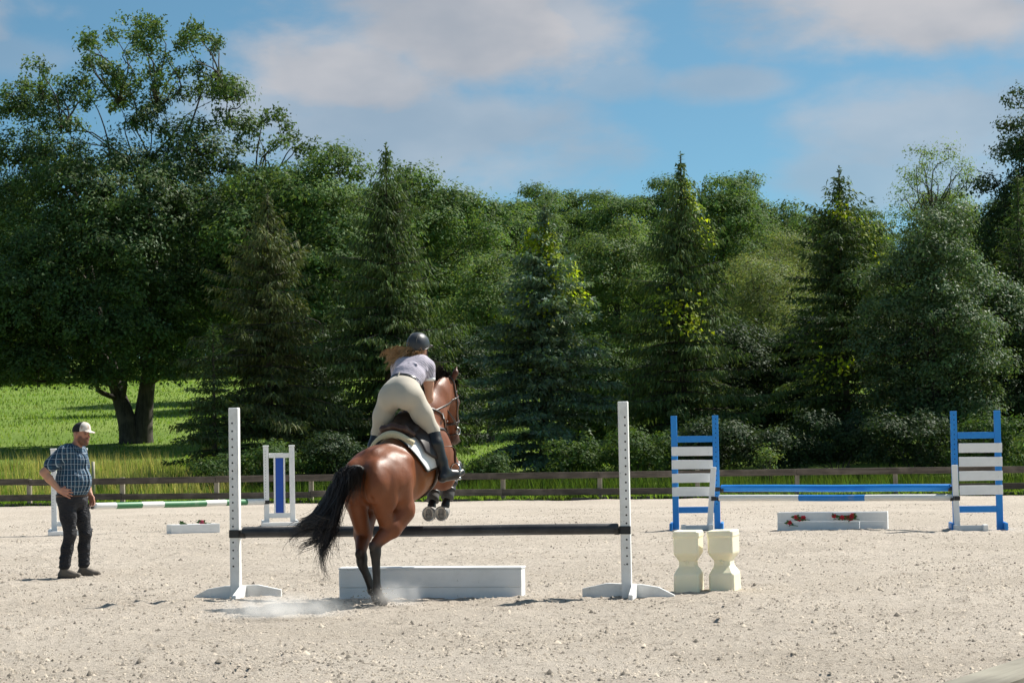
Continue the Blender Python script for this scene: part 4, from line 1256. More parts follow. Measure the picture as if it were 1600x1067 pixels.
# ------------------------------------------------------------------ bodies: smooth unions of tapered limbs, meshed as one surface
class Body:
    def __init__(self, lo, hi, res):
        self.lo = np.array(lo, float); self.res = res
        self.n = np.ceil((np.array(hi) - self.lo) / res).astype(int) + 1
        self.F = np.full(self.n, 1.0, np.float32)
        self.prims = []

    def _sub(self, a, b):
        i0 = np.clip(np.floor((a - self.lo) / self.res).astype(int), 0, self.n - 1)
        i1 = np.clip(np.ceil((b - self.lo) / self.res).astype(int) + 1, 1, self.n)
        sl = tuple(slice(p, q) for p, q in zip(i0, i1))
        ax = [self.lo[k] + self.res * np.arange(i0[k], i1[k]) for k in range(3)]
        P = np.stack(np.meshgrid(*ax, indexing='ij'), -1)
        return sl, P

    @staticmethod
    def dist(pr, P):
        if pr['t'] == 'c':
            a, b, ra, rb, nrm, s = pr['a'], pr['b'], pr['ra'], pr['rb'], pr['nrm'], pr['s']
            Q = P - a
            if s != 1.0:
                Q = Q + nrm * ((Q @ nrm) * (1 / s - 1))[..., None]
            ba = b - a
            h = np.clip((Q @ ba) / max(ba @ ba, 1e-9), 0, 1)
            d = np.linalg.norm(Q - h[..., None] * ba, axis=-1) - (ra + (rb - ra) * h)
            return d * min(1.0, s) ** .5 if s != 1 else d
        Q = (P - pr['c']) @ pr['R']
        q = Q / pr['r']
        k0 = np.linalg.norm(q, axis=-1)
        k1 = np.linalg.norm(q / pr['r'], axis=-1)
        return np.where(k0 < 1e-6, -pr['r'].min(), k0 * (k0 - 1) / (k1 + 1e-9))

    def _apply(self, pr, k, sub):
        m = k + 4 * self.res
        if pr['t'] == 'c':
            R_ = max(pr['ra'], pr['rb']) * max(1, pr['s'])
            a = np.minimum(pr['a'], pr['b']) - R_ - m; b = np.maximum(pr['a'], pr['b']) + R_ + m
        else:
            R_ = pr['r'].max(); a = pr['c'] - R_ - m; b = pr['c'] + R_ + m
        sl, P = self._sub(a, b)
        d = self.dist(pr, P).astype(np.float32)
        F = self.F[sl]
        if sub:
            d = -d
            h = np.maximum(k - np.abs(F - d), 0) / k
            self.F[sl] = np.maximum(F, d) + h * h * k / 4
        else:
            h = np.maximum(k - np.abs(F - d), 0) / k
            self.F[sl] = np.minimum(F, d) - h * h * k / 4

    def cone(self, a, b, ra, rb, k=.03, s=1.0, nrm=(1, 0, 0), col=None, sub=False):
        pr = dict(t='c', a=np.array(a, float), b=np.array(b, float), ra=ra, rb=rb, s=s, nrm=np.array(nrm, float), col=col)
        if not sub: self.prims.append(pr)
        self._apply(pr, k, sub)
        return self

    def ell(self, c, r, k=.03, rot=(0, 0, 0), col=None, sub=False):
        R_ = np.array(Matrix.Rotation(rot[2], 3, 'Z') @ Matrix.Rotation(rot[1], 3, 'Y') @ Matrix.Rotation(rot[0], 3, 'X'))
        pr = dict(t='e', c=np.array(c, float), r=np.array(r, float), R=R_, col=col)
        if not sub: self.prims.append(pr)
        self._apply(pr, k, sub)
        return self

    def chain(self, pts, radii, k=.03, s=1.0, nrm=(1, 0, 0), col=None):
        for i in range(len(pts) - 1):
            self.cone(pts[i], pts[i + 1], radii[i], radii[i + 1], k, s, nrm, col)
        return self

    def clip(self, p, n):
        """cut away everything on the side of p that n points to"""
        n = unit(np.array(n, float)); p = np.array(p, float)
        sl, P = self._sub(self.lo, self.lo + self.res * (self.n - 1))
        self.F = np.maximum(self.F, ((P - p) @ n).astype(np.float32))
        return self

    def sample(self, P):
        g = (np.asarray(P, float) - self.lo) / self.res
        g = np.clip(g, 0, self.n - 1.001)
        i = np.floor(g).astype(int); f = g - i
        out = 0
        for dx in (0, 1):
            for dy in (0, 1):
                for dz in (0, 1):
                    w_ = (f[..., 0] if dx else 1 - f[..., 0]) * (f[..., 1] if dy else 1 - f[..., 1]) * (f[..., 2] if dz else 1 - f[..., 2])
                    out = out + w_ * self.F[i[..., 0] + dx, i[..., 1] + dy, i[..., 2] + dz]
        return out

    def grad(self, P):
        e = self.res
        return unit(np.stack([self.sample(P + np.eye(3)[k] * e) - self.sample(P - np.eye(3)[k] * e) for k in range(3)], -1))

    def project(self, P, off=0.0, it=8):
        P = np.array(P, float)
        for _ in range(it):
            P = P - self.grad(P) * (self.sample(P) - off)[..., None] * .8
        return P

    def cast(self, o, d, tmax=.8, off=0.0):
        """first exit from the body along d, starting inside at o"""
        o = np.asarray(o, float); d = unit(np.asarray(d, float))
        t = np.arange(0, tmax, self.res * .5)
        P = o[..., None, :] + d[..., None, :] * t[:, None]
        v = self.sample(P) - off
        out = v > 0
        i = np.where(out.any(-1), out.argmax(-1), len(t) - 1)
        j = np.maximum(i - 1, 0)
        va = np.take_along_axis(v, j[..., None], -1)[..., 0]; vb = np.take_along_axis(v, i[..., None], -1)[..., 0]
        tt_ = t[j] + (t[i] - t[j]) * np.clip(-va / np.where(np.abs(vb - va) < 1e-9, 1, vb - va), 0, 1)
        return o + d * tt_[..., None]

    def mesh(self, name, mat, base=(1, 1, 1), sig=.02, post=None):
        F = self.F
        s = F < 0
        c = s[:-1, :-1, :-1].astype(np.int8)
        tot = np.zeros(c.shape, np.int8)
        for dx in (0, 1):
            for dy in (0, 1):
                for dz in (0, 1):
                    tot += s[dx:s.shape[0] - 1 + dx, dy:s.shape[1] - 1 + dy, dz:s.shape[2] - 1 + dz]
        act = (tot > 0) & (tot < 8)
        I = np.argwhere(act)
        vid = np.full(act.shape, -1, np.int64); vid[act] = np.arange(len(I))
        corners = np.array([[a, b, e] for a in (0, 1) for b in (0, 1) for e in (0, 1)])
        vals = np.stack([F[I[:, 0] + q[0], I[:, 1] + q[1], I[:, 2] + q[2]] for q in corners], 1)
        acc = np.zeros((len(I), 3)); cnt = np.zeros(len(I))
        for i in range(8):
            for j in range(i + 1, 8):
                if np.abs(corners[i] - corners[j]).sum() != 1: continue
                a, b = vals[:, i], vals[:, j]
                x = (a < 0) != (b < 0)
                t = np.where(x, a / np.where(x, a - b, 1), 0)
                p = corners[i] + t[:, None] * (corners[j] - corners[i])
                acc += np.where(x[:, None], p, 0); cnt += x
        V = self.lo + (I + acc / cnt[:, None]) * self.res
        Fs = []
        for ax in range(3):
            o1, o2 = [(1, 2), (2, 0), (0, 1)][ax]
            A_ = [slice(1, -1)] * 3; A_[ax] = slice(0, -1)
            B_ = [slice(1, -1)] * 3; B_[ax] = slice(1, None)
            sa, sb = s[tuple(A_)], s[tuple(B_)]
            E = np.argwhere(sa != sb)
            if len(E) == 0: continue
            flip = sa[tuple(E.T)]
            E = E + 1; E[:, ax] -= 1
            u_ = np.zeros(3, int); u_[o1] = 1
            v_ = np.zeros(3, int); v_[o2] = 1
            q = np.stack([vid[tuple((E - u_ - v_).T)], vid[tuple((E - v_).T)], vid[tuple(E.T)], vid[tuple((E - u_).T)]], 1)
            q = np.where(flip[:, None], q, q[:, ::-1])
            Fs.append(q)
        Q = np.concatenate(Fs)
        Q = Q[(Q >= 0).all(1)]
        C = self.colours(V, base, sig)
        if post is not None: C = post(V, C)
        return mesh_np(name, V, Q, mat, True, C)

    def colours(self, V, base, sig):
        W = np.zeros(len(V)); C = np.zeros((len(V), 3))
        for pr in self.prims:
            d = self.dist(pr, V)
            w_ = np.exp(-np.clip(d, -.02, 1) / sig)
            C += w_[:, None] * np.array(pr['col'] if pr['col'] is not None else base); W += w_
        return C / W[:, None]


def m_vcol(name, rough=.5, spec=.5, noise=.12, scale=30.0, bump=.0, coat=0.0, sss=0.0, sheen=0.0, bscale=None):
    m, t = new_mat(name)
    at = t.n('ShaderNodeAttribute', attribute_name='Col').outputs['Color']
    oc = t.n('ShaderNodeTexCoord').outputs['Object']
    n1 = t.n('ShaderNodeTexNoise', {'Vector': oc, 'Scale': scale, 'Detail': 5.0, 'Roughness': .6}).outputs[0]
    v = t.math('MULTIPLY_ADD', n1, 2 * noise, 1 - noise)
    c = t.mix(1.0, at, t.n('ShaderNodeCombineColor', {0: v, 1: v, 2: v}).outputs[0], 'MULTIPLY')
    ins = {'Base Color': c, 'Roughness': rough, 'Specular IOR Level': spec}
    if bump:
        n2 = t.n('ShaderNodeTexNoise', {'Vector': oc, 'Scale': bscale or scale * 2, 'Detail': 4.0, 'Roughness': .6}).outputs[0]
        ins['Normal'] = t.n('ShaderNodeBump', {'Strength': bump, 'Distance': .01, 'Height': n2}).outputs[0]
    b = t.n('ShaderNodeBsdfPrincipled', ins)
    if coat:
        b.inputs['Coat Weight'].default_value = coat; b.inputs['Coat Roughness'].default_value = .35
    if sss:
        b.inputs['Subsurface Weight'].default_value = sss; b.inputs['Subsurface Radius'].default_value = (.02, .008, .004)
    if sheen: b.inputs['Sheen Weight'].default_value = sheen
    finish(t, b.outputs[0])
    return m


def strands(paths, widths, cols, name, mat, parent):
    """hair: each path (k,3) becomes a tapering two-sided fibre lock with a ridge"""
    V, Q, C, n0 = [], [], [], 0
    for p, w_, c in zip(paths, widths, cols):
        p = np.asarray(p)
        if len(p) > 12: p = p[np.round(np.linspace(0, len(p) - 1, 12)).astype(int)]
        k = len(p)
        t = unit(np.gradient(p, axis=0))
        ref = unit(np.cross(t, np.array([.45, 1.0, .25])))
        nrm = np.cross(t, ref)
        tw_ = (w_ * np.clip((1 - np.linspace(0, 1, k)) * 2.2, .12, 1))[:, None]
        V += [p - ref * tw_, p + nrm * tw_ * .6, p + ref * tw_]
        i = np.arange(k - 1)
        for a_, b_ in ((0, 1), (1, 2)):
            Q.append(np.stack([n0 + a_ * k + i, n0 + b_ * k + i, n0 + b_ * k + i + 1, n0 + a_ * k + i + 1], 1))
        C.append(np.repeat(np.array([c]), 3 * k, 0))
        n0 += 3 * k
    return link(name, mesh_np(name, np.concatenate(V), np.concatenate(Q), mat, True, np.concatenate(C)), None, parent)


def strap(parent, name, pts, w_, th, mat, body=None, off=.004, n=6, closed=False):
    """flat leather strap along pts; its flat side follows the body under it"""
    p = bez(pts, n) if not closed else bez(list(pts) + [pts[0]], n)
    if body is not None:
        p = body.project(p, off)
        nr = body.grad(p)
    else:
        tt = unit(np.gradient(p, axis=0)); nr = unit(np.cross(tt, np.cross(np.array([0, 0, 1.0]), tt) + 1e-6))
    t = unit(np.gradient(p, axis=0))
    b = unit(np.cross(t, nr))
    k = len(p)
    V = np.concatenate([p - b * w_ / 2, p + b * w_ / 2, p + b * w_ / 2 + nr * th, p - b * w_ / 2 + nr * th])
    i = np.arange(k - 1)
    Q = [np.stack([a * k + i, c * k + i, c * k + i + 1, a * k + i + 1], 1) for a, c in ((0, 1), (1, 2), (2, 3), (3, 0))]
    Q.append(np.array([[0, k, 2 * k, 3 * k], [k - 1, 4 * k - 1, 3 * k - 1, 2 * k - 1]]))
    return link(name, mesh_np(name, V, np.concatenate(Q), mat, False), None, parent)


def m_coat():
    """short glossy horse hair: fine directional hair relief, veins and soft dapples"""
    m, t = new_mat('bay_coat')
    at = t.n('ShaderNodeAttribute', attribute_name='Col').outputs['Color']
    oc = t.n('ShaderNodeTexCoord').outputs['Object']
    dap = t.n('ShaderNodeTexNoise', {'Vector': oc, 'Scale': 9.0, 'Detail': 3.0, 'Roughness': .5}).outputs[0]
    mp = t.n('ShaderNodeMapping', {'Vector': oc, 'Scale': (1.0, 1.0, .22), 'Rotation': (RAD(25), 0, 0)}).outputs[0]
    hair = t.n('ShaderNodeTexNoise', {'Vector': mp, 'Scale': 260.0, 'Detail': 2.0}).outputs[0]
    mv = t.n('ShaderNodeMapping', {'Vector': oc, 'Scale': (1.2, 1.0, .55), 'Rotation': (RAD(-20), 0, 0)}).outputs[0]
    vn = t.n('ShaderNodeTexNoise', {'Vector': mv, 'Scale': 9.0, 'Detail': 2.0, 'Distortion': .6}).outputs[0]
    vein = t.ramp(t.math('ABSOLUTE', t.math('SUBTRACT', vn, .5)), .0, .035)
    big = t.n('ShaderNodeTexNoise', {'Vector': mv, 'Scale': 6.0, 'Detail': 1.5}).outputs[0]
    v = t.math('MULTIPLY_ADD', dap, .5, .75)
    v = t.math('MULTIPLY', v, t.math('MULTIPLY_ADD', hair, .5, .75))
    c = t.mix(1.0, at, t.n('ShaderNodeCombineColor', {0: v, 1: v, 2: v}).outputs[0], 'MULTIPLY')
    h = t.math('ADD', t.math('ADD', t.math('MULTIPLY', vein, -.014), t.math('MULTIPLY', big, 1.0)), t.math('MULTIPLY', hair, .05))
    bp = t.n('ShaderNodeBump', {'Strength': .55, 'Distance': .035, 'Height': h}).outputs[0]
    b = t.n('ShaderNodeBsdfPrincipled', {'Base Color': c, 'Roughness': .48, 'Specular IOR Level': .45, 'Normal': bp})
    finish(t, b.outputs[0])
    return m


# ------------------------------------------------------------------ the horse
HYAW = RAD(25)
horse = tag(empty('horse', (-1.289, 22.08, 0), -HYAW), 'glossy bay horse with black tail taking off over the black pole', 'horse')
BAY, BAYD, BLK, DUN = (0.178, 0.048, 0.0105), (0.098, 0.027, 0.008), (0.013, 0.010, 0.009), (0.265, 0.088, 0.018)
hb = Body((-.55, -.55, -.05), (.55, 2.1, 2.32), .0135)
# trunk, back rising towards the withers
hb.chain([(0, .20, 1.175), (0, .48, 1.225), (0, .76, 1.325), (0, .97, 1.375)], [.265, .285, .315, .315], .06, .90, col=BAY)
hb.ell((0, .56, 1.16), (.275, .36, .225), .08, (RAD(17), 0, 0), col=DUN)
hb.ell((0, .09, 1.165), (.250, .33, .265), .08, (RAD(10), 0, 0), col=BAY)
hb.cone((0, .0, 1.385), (0, .65, 1.50), .05, .05, .10, col=BAYD)
hb.cone((0, .70, 1.58), (0, 1.04, 1.66), .06, .06, .09, col=BAYD)
hb.ell((0, 1.15, 1.32), (.215, .24, .285), .08, (RAD(-12), 0, 0), col=BAY)
for sx in (-1, 1):
    hb.ell((sx * .135, .09, 1.195), (.130, .27, .195), .09, (RAD(20), 0, 0), col=BAY)                # gluteal
    hb.ell((sx * .215, .24, 1.315), (.042, .085, .055), .07, col=BAY)                                    # point of hip
    hb.ell((sx * .112, -.175, 1.135), (.10, .12, .20), .07, (RAD(-14), 0, 0), col=BAY)                # buttock
    hb.ell((sx * .215, -.02, 1.06), (.055, .10, .19), .04, (RAD(-10), 0, 0), col=BAY)                  # thigh muscle
    hb.ell((sx * .185, 1.02, 1.36), (.085, .16, .31), .05, (RAD(22), 0, 0), col=BAY)                 # shoulder
    hb.ell((sx * .13, 1.29, 1.28), (.09, .10, .13), .05, col=BAY)                                     # point of shoulder
    for q0, q1, r0, r1 in (((.17, -.27, 1.20), (.235, -.12, .93), .008, .014), ((.285, .03, 1.22), (.290, .10, 1.00), .006, .012), ((.10, -.30, 1.15), (.155, -.235, .88), .008, .012)):
        hb.cone((sx * q0[0], q0[1], q0[2]), (sx * q1[0], q1[1], q1[2]), r0, r1, .022, sub=True)        # grooves between the thigh muscles
    hb.cone((sx * .30, .36, 1.28), (sx * .30, .44, 1.02), .022, .05, .06, sub=True)                   # hollow of the flank
hb.ell((0, .0, 1.48), (.010, .22, .03), .05, (RAD(14), 0, 0), sub=True)                            # furrow of the croup
# hind legs
def hind(sx, st, hk, fet, hoof, toe):
    st, hk, fet, hoof, toe = map(lambda q: np.array(q, float), (st, hk, fet, hoof, toe))
    hb.cone((sx * .150, .14, 1.12), st + [0, -.02, .03], .21, .125, .05, .82, col=BAY)
    hb.cone((sx * .13, -.16, 1.12), st * .42 + hk * .58 + [0, -.0, .06], .125, .078, .04, .85, col=BAY)
    hb.ell(st + [0, .02, .0], (.075, .085, .085), .03, col=BAY)
    mid = st * .55 + hk * .45
    hb.chain([st + [0, -.03, -.03], mid + [sx * .012, .0, 0], hk + [0, 0, .09]], [.125, .090, .052], .03, .9, col=BAY)
    hb.cone(st * .3 + hk * .7 + [0, -.06, .06], hk + [0, -.058, .075], .032, .024, .025, col=BAYD)        # hamstring cord
    hb.ell(hk + [0, 0, .02], (.050, .064, .088), .018, col=BLK)
    hb.ell(hk + [0, -.074, .068], (.025, .032, .044), .018, col=BLK)
    hb.chain([hk + [0, .004, -.02], hk * .5 + fet * .5 + [0, .006, 0], fet + [0, 0, .03]], [.046, .036, .036], .015, .9, col=BLK)
    hb.chain([hk + [0, -.038, -.03], hk * .5 + fet * .5 + [0, -.036, 0], fet + [0, -.036, .02]], [.025, .018, .023], .010, col=BLK)
    hb.ell(fet, (.040, .046, .045), .02, col=BLK)
    hb.cone(fet + [0, .01, -.02], hoof + [0, -.01, .03], .035, .040, .02, col=BLK)
    hb.cone(hoof + [0, -.012, .015], toe, .050, .050, .012, col=(.03, .026, .022))
hind(1, (.185, .26, .895), (.075, -.10, .49), (.075, -.075, .165), (.075, -.02, .065), (.075, .025, .045))
hind(-1, (-.19, .22, .86), (-.082, -.07, .415), (-.05, .05, .15), (-.035, .12, .065), (-.035, .15, .045))
# neck and head
hb.chain([(0, 1.01, 1.50), (0, 1.19, 1.74), (0, 1.36, 1.92), (0, 1.46, 1.99)], [.255, .20, .155, .115], .06, .62, col=BAY)
hb.cone((0, .96, 1.72), (0, 1.43, 2.04), .06, .055, .07, .7, col=BAYD)
hd = np.array([0, .125, -.52]); hd = hd / np.linalg.norm(hd)
P0 = np.array([0.0, 1.555, 2.025])
hb.chain([P0, P0 + hd * .16, P0 + hd * .34, P0 + hd * .48], [.098, .108, .078, .062], .03, .74, col=BAY)
hb.ell(P0 + hd * .15 + [0, -.055, -.0], (.068, .085, .125), .035, (RAD(16), 0, 0), col=BAY)             # cheek
hb.ell(P0 + hd * .53, (.052, .062, .055), .03, col=(.05, .025, .015))                                     # muzzle
hb.ell(P0 + hd * .545 + [0, -.045, .01], (.035, .03, .028), .02, col=(.05, .025, .015))                   # chin
for sx in (-1, 1):
    hb.ell(P0 + hd * .16 + [sx * .078, .035, 0], (.018, .026, .022), .02, col=(.02, .012, .01))           # eye
    hb.ell(P0 + hd * .545 + [sx * .035, .045, .0], (.014, .012, .018), .012, col=(.02, .012, .01))        # nostril
    e0 = P0 + [sx * .055, .0, .065]
    hb.chain([e0, e0 + [sx * .024, .02, .065], e0 + [sx * .026, .05, .135]], [.026, .029, .006], .015, .7, (0, 1, 0), col=BAYD)
# forelegs, folded
def fore(sx, el_, kn, fet, hoof):
    el_, kn, fet, hoof = map(lambda q: np.array(q, float), (el_, kn, fet, hoof))
    hb.cone((sx * .15, 1.17, 1.25), el_, .14, .095, .06, col=BAY)
    hb.cone(el_ + [0, .03, .02], kn, .095, .048, .04, col=BAY)
    hb.ell(kn, (.048, .052, .056), .03, col=BLK)
    hb.chain([kn, kn * .5 + fet * .5, fet], [.040, .031, .034], .02, col=BLK)
    hb.ell(fet, (.037, .042, .042), .02, col=BLK)
    hb.cone(fet + [0, -.0, -.01], hoof + [0, .05, .02], .034, .038, .02, col=BLK)
fore(1, (.15, 1.13, 1.125), (.125, 1.48, 1.255), (.085, 1.305, .885), (.075, 1.24, .81))
fore(-1, (-.15, 1.13, 1.11), (-.10, 1.53, 1.23), (-.075, 1.33, .875), (-.07, 1.26, .80))
M['coat'] = m_coat()
def black_points(V, C):
    """bay points: black from the hocks and knees down"""
    hz = np.where(V[:, 0] > .01, .56, .48)
    f = np.clip((hz + .05 - V[:, 2]) / .09, 0, 1) * (V[:, 1] < .5)
    g = np.clip((V[:, 1] - 1.40) / .05, 0, 1) * (V[:, 2] < 1.33) * (V[:, 2] > .6)
    f = np.maximum(f, g); f = (f * f * (3 - 2 * f))[:, None]
    return C * (1 - f) + np.array(BLK) * f


link('body', hb.mesh('body', M['coat'], BAY, .016, black_points), None, horse)

# hooves of the folded forelegs: wall, pale sole and frog turned to the viewer
M['hoof'] = m_simple('hoof_horn', (0.24, 0.22, 0.20), .55, .25, 30, .1)
M['sole'] = m_simple('dusty_sole', (0.62, 0.55, 0.46), .9, .25, 40, .2)
M['shoe'] = m_simple('horseshoe_steel', (0.42, 0.40, 0.38), .4, .2, 30, metal=.8)
for sx, hx, hy, hz, tilt in ((1, .075, 1.235, .805, RAD(6)), (-1, -.07, 1.255, .80, RAD(2))):
    ho = link('hoof', (lambda mb: mb.mesh('hoof', M['hoof']))(MB().tube([(0, .10, .02), (0, .09, .02), (0, .012, 0), (0, 0, 0), (0, .004, 0)], [.034, .052, .071, .073, .056], 22)), None, horse, (hx, hy, hz), (tilt, 0, 0))
    a = np.linspace(0, 2 * math.pi, 25)[:-1]
    ring = np.stack([.063 * np.cos(a), np.full(24, -.001), .066 * np.sin(a)], 1)
    V = np.concatenate([ring, [[0, .006, 0]]])
    link('sole', mesh_np('sole', V, np.array([[i, (i + 1) % 24, 24] for i in range(24)]), M['sole']), None, ho)
    th = np.linspace(RAD(125), RAD(415), 20)
    mb = MB(); mb.tube(np.stack([.062 * np.cos(th), np.full(20, -.004), .065 * np.sin(th)], 1), .0085, 6)
    mb.obj('shoe', M['shoe'], ho)
    V = np.array([[0, -.006, -.018], [.022, -.004, .045], [-.022, -.004, .045], [0, -.001, .05]])
    link('frog', mesh_np('frog', V, np.array([[0, 1, 3], [0, 3, 2]]), M['hoof']), None, ho)
M['boot_grey'] = m_simple('grey_neoprene', (0.085, 0.084, 0.082), .75, .3, 30, .15)
for sx, a, b in ((1, (.113, 1.425, 1.145), (.092, 1.325, .94)), (-1, (-.09, 1.46, 1.105), (-.079, 1.355, .92))):
    a, b = np.array(a), np.array(b)
    mb = MB(); mb.tube([a, a + (b - a) * .04, a + (b - a) * .35, a + (b - a) * .8, b, b - (b - a) * .03], [.046, .051, .049, .058, .062, .05], 18)
    bo = mb.obj('leg_boot', M['boot_grey'], horse)
    for f in (.22, .55):
        q = a + (b - a) * f
        mb = MB(); t_ = unit(b - a)
        mb.tube([q - t_ * .014, q + t_ * .014], [.0535 + .004 * f * 2, .0535 + .004 * f * 2], 18)
        mb.obj('boot_strap', M['cup'], bo)

# tail
rt = np.random.default_rng(3)
M['hair'] = m_vcol('horse_hair', .42, .5, .1, 40)
M['hair_core'] = m_simple('dark_hair_core', (.014, .011, .010), .6, .2, 60)
paths, wd, cl = [], [], []
dock = bez([(0, -.20, 1.225), (-.008, -.30, 1.252), (-.04, -.385, 1.215), (-.075, -.45, 1.13), (-.10, -.49, 1.03)], 8)
mb = MB(); mb.tube(dock, np.linspace(.05, .03, len(dock)), 10); mb.obj('tail_dock', M['hair_core'], horse)
# end point of each lock, weight, length share of hair that reaches the tip
ends = [((-.26, -.78, .70), 2.0), ((-.30, -.80, .60), 2.4), ((-.31, -.79, .50), 1.6), ((-.02, -.80, .215), 2.2), ((-.07, -.79, .26), 1.6), ((.0, -.62, .46), 1.5), ((-.03, -.66, .52), 1.5), ((-.12, -.72, .42), 1.8), ((.02, -.54, .74), 1.0), ((-.17, -.74, .62), 2.0), ((-.10, -.64, .68), 1.6)]
pw = np.array([e[1] for e in ends]); pw = pw / pw.sum()
locks = []
for e, w_ in ends:
    for q in range(3):
        locks.append((np.array(e) + rt.normal(size=3) * [.028, .03, .035], rt.normal(size=3) * [.04, .03, .03], rt.normal(size=3) * .02))
for k in range(1900):
    u_ = rt.random() ** .8
    ang_ = rt.uniform(0, 6.28); rad_ = .034 * math.sqrt(rt.random()) * (1.05 - .25 * u_)
    b = dock[int(u_ * (len(dock) - 1))] + np.array([math.cos(ang_) * rad_ * 1.15, 0, math.sin(ang_) * rad_ * .8])
    j = rt.choice(len(ends), p=pw) * 3 + int(rt.integers(0, 3))
    le, lm, lw = locks[j]
    e = le + rt.normal(size=3) * (.012 if rt.random() < .75 else .06)
    if u_ < .6 and rt.random() < .40:
        e = b + np.array([rt.normal(-.02, .04) + math.cos(ang_) * .03, rt.normal(-.08, .03), -rt.uniform(.14, .34)])
        m1 = b + np.array([math.cos(ang_) * .055, -.075 - .02 * rt.random(), .005])
        p = bez([b, m1, e], 6)
    else:
        f = rt.uniform(.62, 1.0)
        m1 = b * .62 + np.array([-.08, -.57, 1.02]) * .38 + np.array([math.cos(ang_) * .035, 0, .025]) + rt.normal(size=3) * .02
        m2 = np.array([-.15, -.68, .80]) * .55 + (b * .35 + e * .65) * .45 + lm + rt.normal(size=3) * np.array([.022, .02, .02])
        m3 = m2 + (e - m2) * .55 + np.array([-.06, -.03, .03]) + lw * 1.6 + rt.normal(size=3) * .01
        p = bez([b, m1, m2, m3, e], 6)
        wv_ = np.linspace(0, 1, len(p))[:, None]
        p = p + .014 * wv_ * np.sin(wv_ * 11 + j * 1.7) * np.array([[.8, .5, .4]])
        p = p[:max(8, int(len(p) * f))]
    paths.append(p); wd.append(rt.uniform(.0017, .0036)); q = rt.uniform(.5, 1.8); cl.append((.026 * q, .0205 * q, .018 * q))
strands(paths, wd, cl, 'tail', M['hair'], horse)
# mane blown upright, and the forelock
paths, wd, cl = [], [], []
crest = hb.project(bez([(0, 1.0, 1.80), (0, 1.16, 1.94), (0, 1.34, 2.07), (0, 1.49, 2.12), (0, 1.55, 2.10)], 8), -.004)
for k in range(620):
    u_ = rt.random()
    b = crest[int(u_ * (len(crest) - 1))] + rt.normal(size=3) * [.012, .02, .004]
    L_ = rt.uniform(.07, .14) * (1.15 if u_ < .75 else .55)
    e = b + np.array([rt.normal(-.015, .03), rt.normal(-.045, .025), L_])
    paths.append(bez([b, b * .5 + e * .5 + rt.normal(size=3) * .01 + [.0, .015, 0], e], 4)); wd.append(rt.uniform(.0025, .005)); q = rt.uniform(.6, 1.4); cl.append((.018 * q, .013 * q, .011 * q))
for k in range(140):
    b = P0 + np.array([rt.normal(0, .02), .035 + rt.normal(0, .01), .09]); e = b + np.array([rt.normal(.01, .03), .075 + rt.normal(0, .015), -rt.uniform(.08, .19)])
    paths.append(bez([b, b * .5 + e * .5 + [0, .035, .02], e], 4)); wd.append(rt.uniform(.0025, .005)); q = rt.uniform(.6, 1.4); cl.append((.018 * q, .013 * q, .011 * q))
strands(paths, wd, cl, 'mane', M['hair'], horse)

# ------------------------------------------------------------------ tack
M['leather'] = m_simple('brown_leather', (0.055, 0.022, 0.013), .38, .35, 25, .1)
M['black_leather'] = m_simple('black_leather', (0.012, 0.012, 0.013), .33, .3, 18, .12)
M['flap'] = m_simple('dark_brown_leather', (0.022, 0.012, 0.010), .42, .3, 25, .1)
M['strap'] = m_simple('dark_strap_leather', (0.035, 0.02, 0.014), .4, .3, 30)
M['fleece'] = m_simple('cream_fleece', (0.70, 0.60, 0.38), .95, .2, 160, .9, sheen=.4)
M['pad'] = m_simple('white_saddle_pad', (0.78, 0.78, 0.77), .9, .06, 60, .25)
M['steel'] = m_simple('polished_steel', (0.6, 0.6, 0.6), .25, .1, 30, metal=1.0)


def drape(body, us, ths, off, axis_z):
    """grid draped on the trunk: us along the back, ths angle from the top, lifted off the coat"""
    U_, T_ = np.meshgrid(us, ths, indexing='ij')
    o = np.stack([np.zeros_like(U_), U_, axis_z(U_)], -1)
    d = np.stack([np.sin(T_), np.zeros_like(U_), np.cos(T_)], -1)
    return body.cast(o.reshape(-1, 3), d.reshape(-1, 3), off=off).reshape(*U_.shape, 3)


def shell(P, th, name, mat, parent, body, smooth=True):
    """closed sheet of thickness th from a point grid P (m,n,3)"""
    m_, n_ = P.shape[:2]
    nr = body.grad(P.reshape(-1, 3)).reshape(P.shape)
    V = np.concatenate([P.reshape(-1, 3), (P + nr * th).reshape(-1, 3)])
    i = (np.arange(m_ - 1)[:, None] * n_ + np.arange(n_ - 1)[None]).ravel()
    q = np.stack([i, i + 1, i + n_ + 1, i + n_], 1)
    o = m_ * n_
    Q = [q[:, ::-1], q + o]
    idx = np.concatenate([np.arange(n_), np.arange(1, m_) * n_ + n_ - 1, (m_ - 1) * n_ + np.arange(n_ - 2, -1, -1), np.arange(m_ - 2, 0, -1) * n_])
    nx = np.roll(idx, -1)
    Q.append(np.stack([idx, nx, nx + o, idx + o], 1))
    return link(name, mesh_np(name, V, np.concatenate(Q), mat, smooth), None, parent)


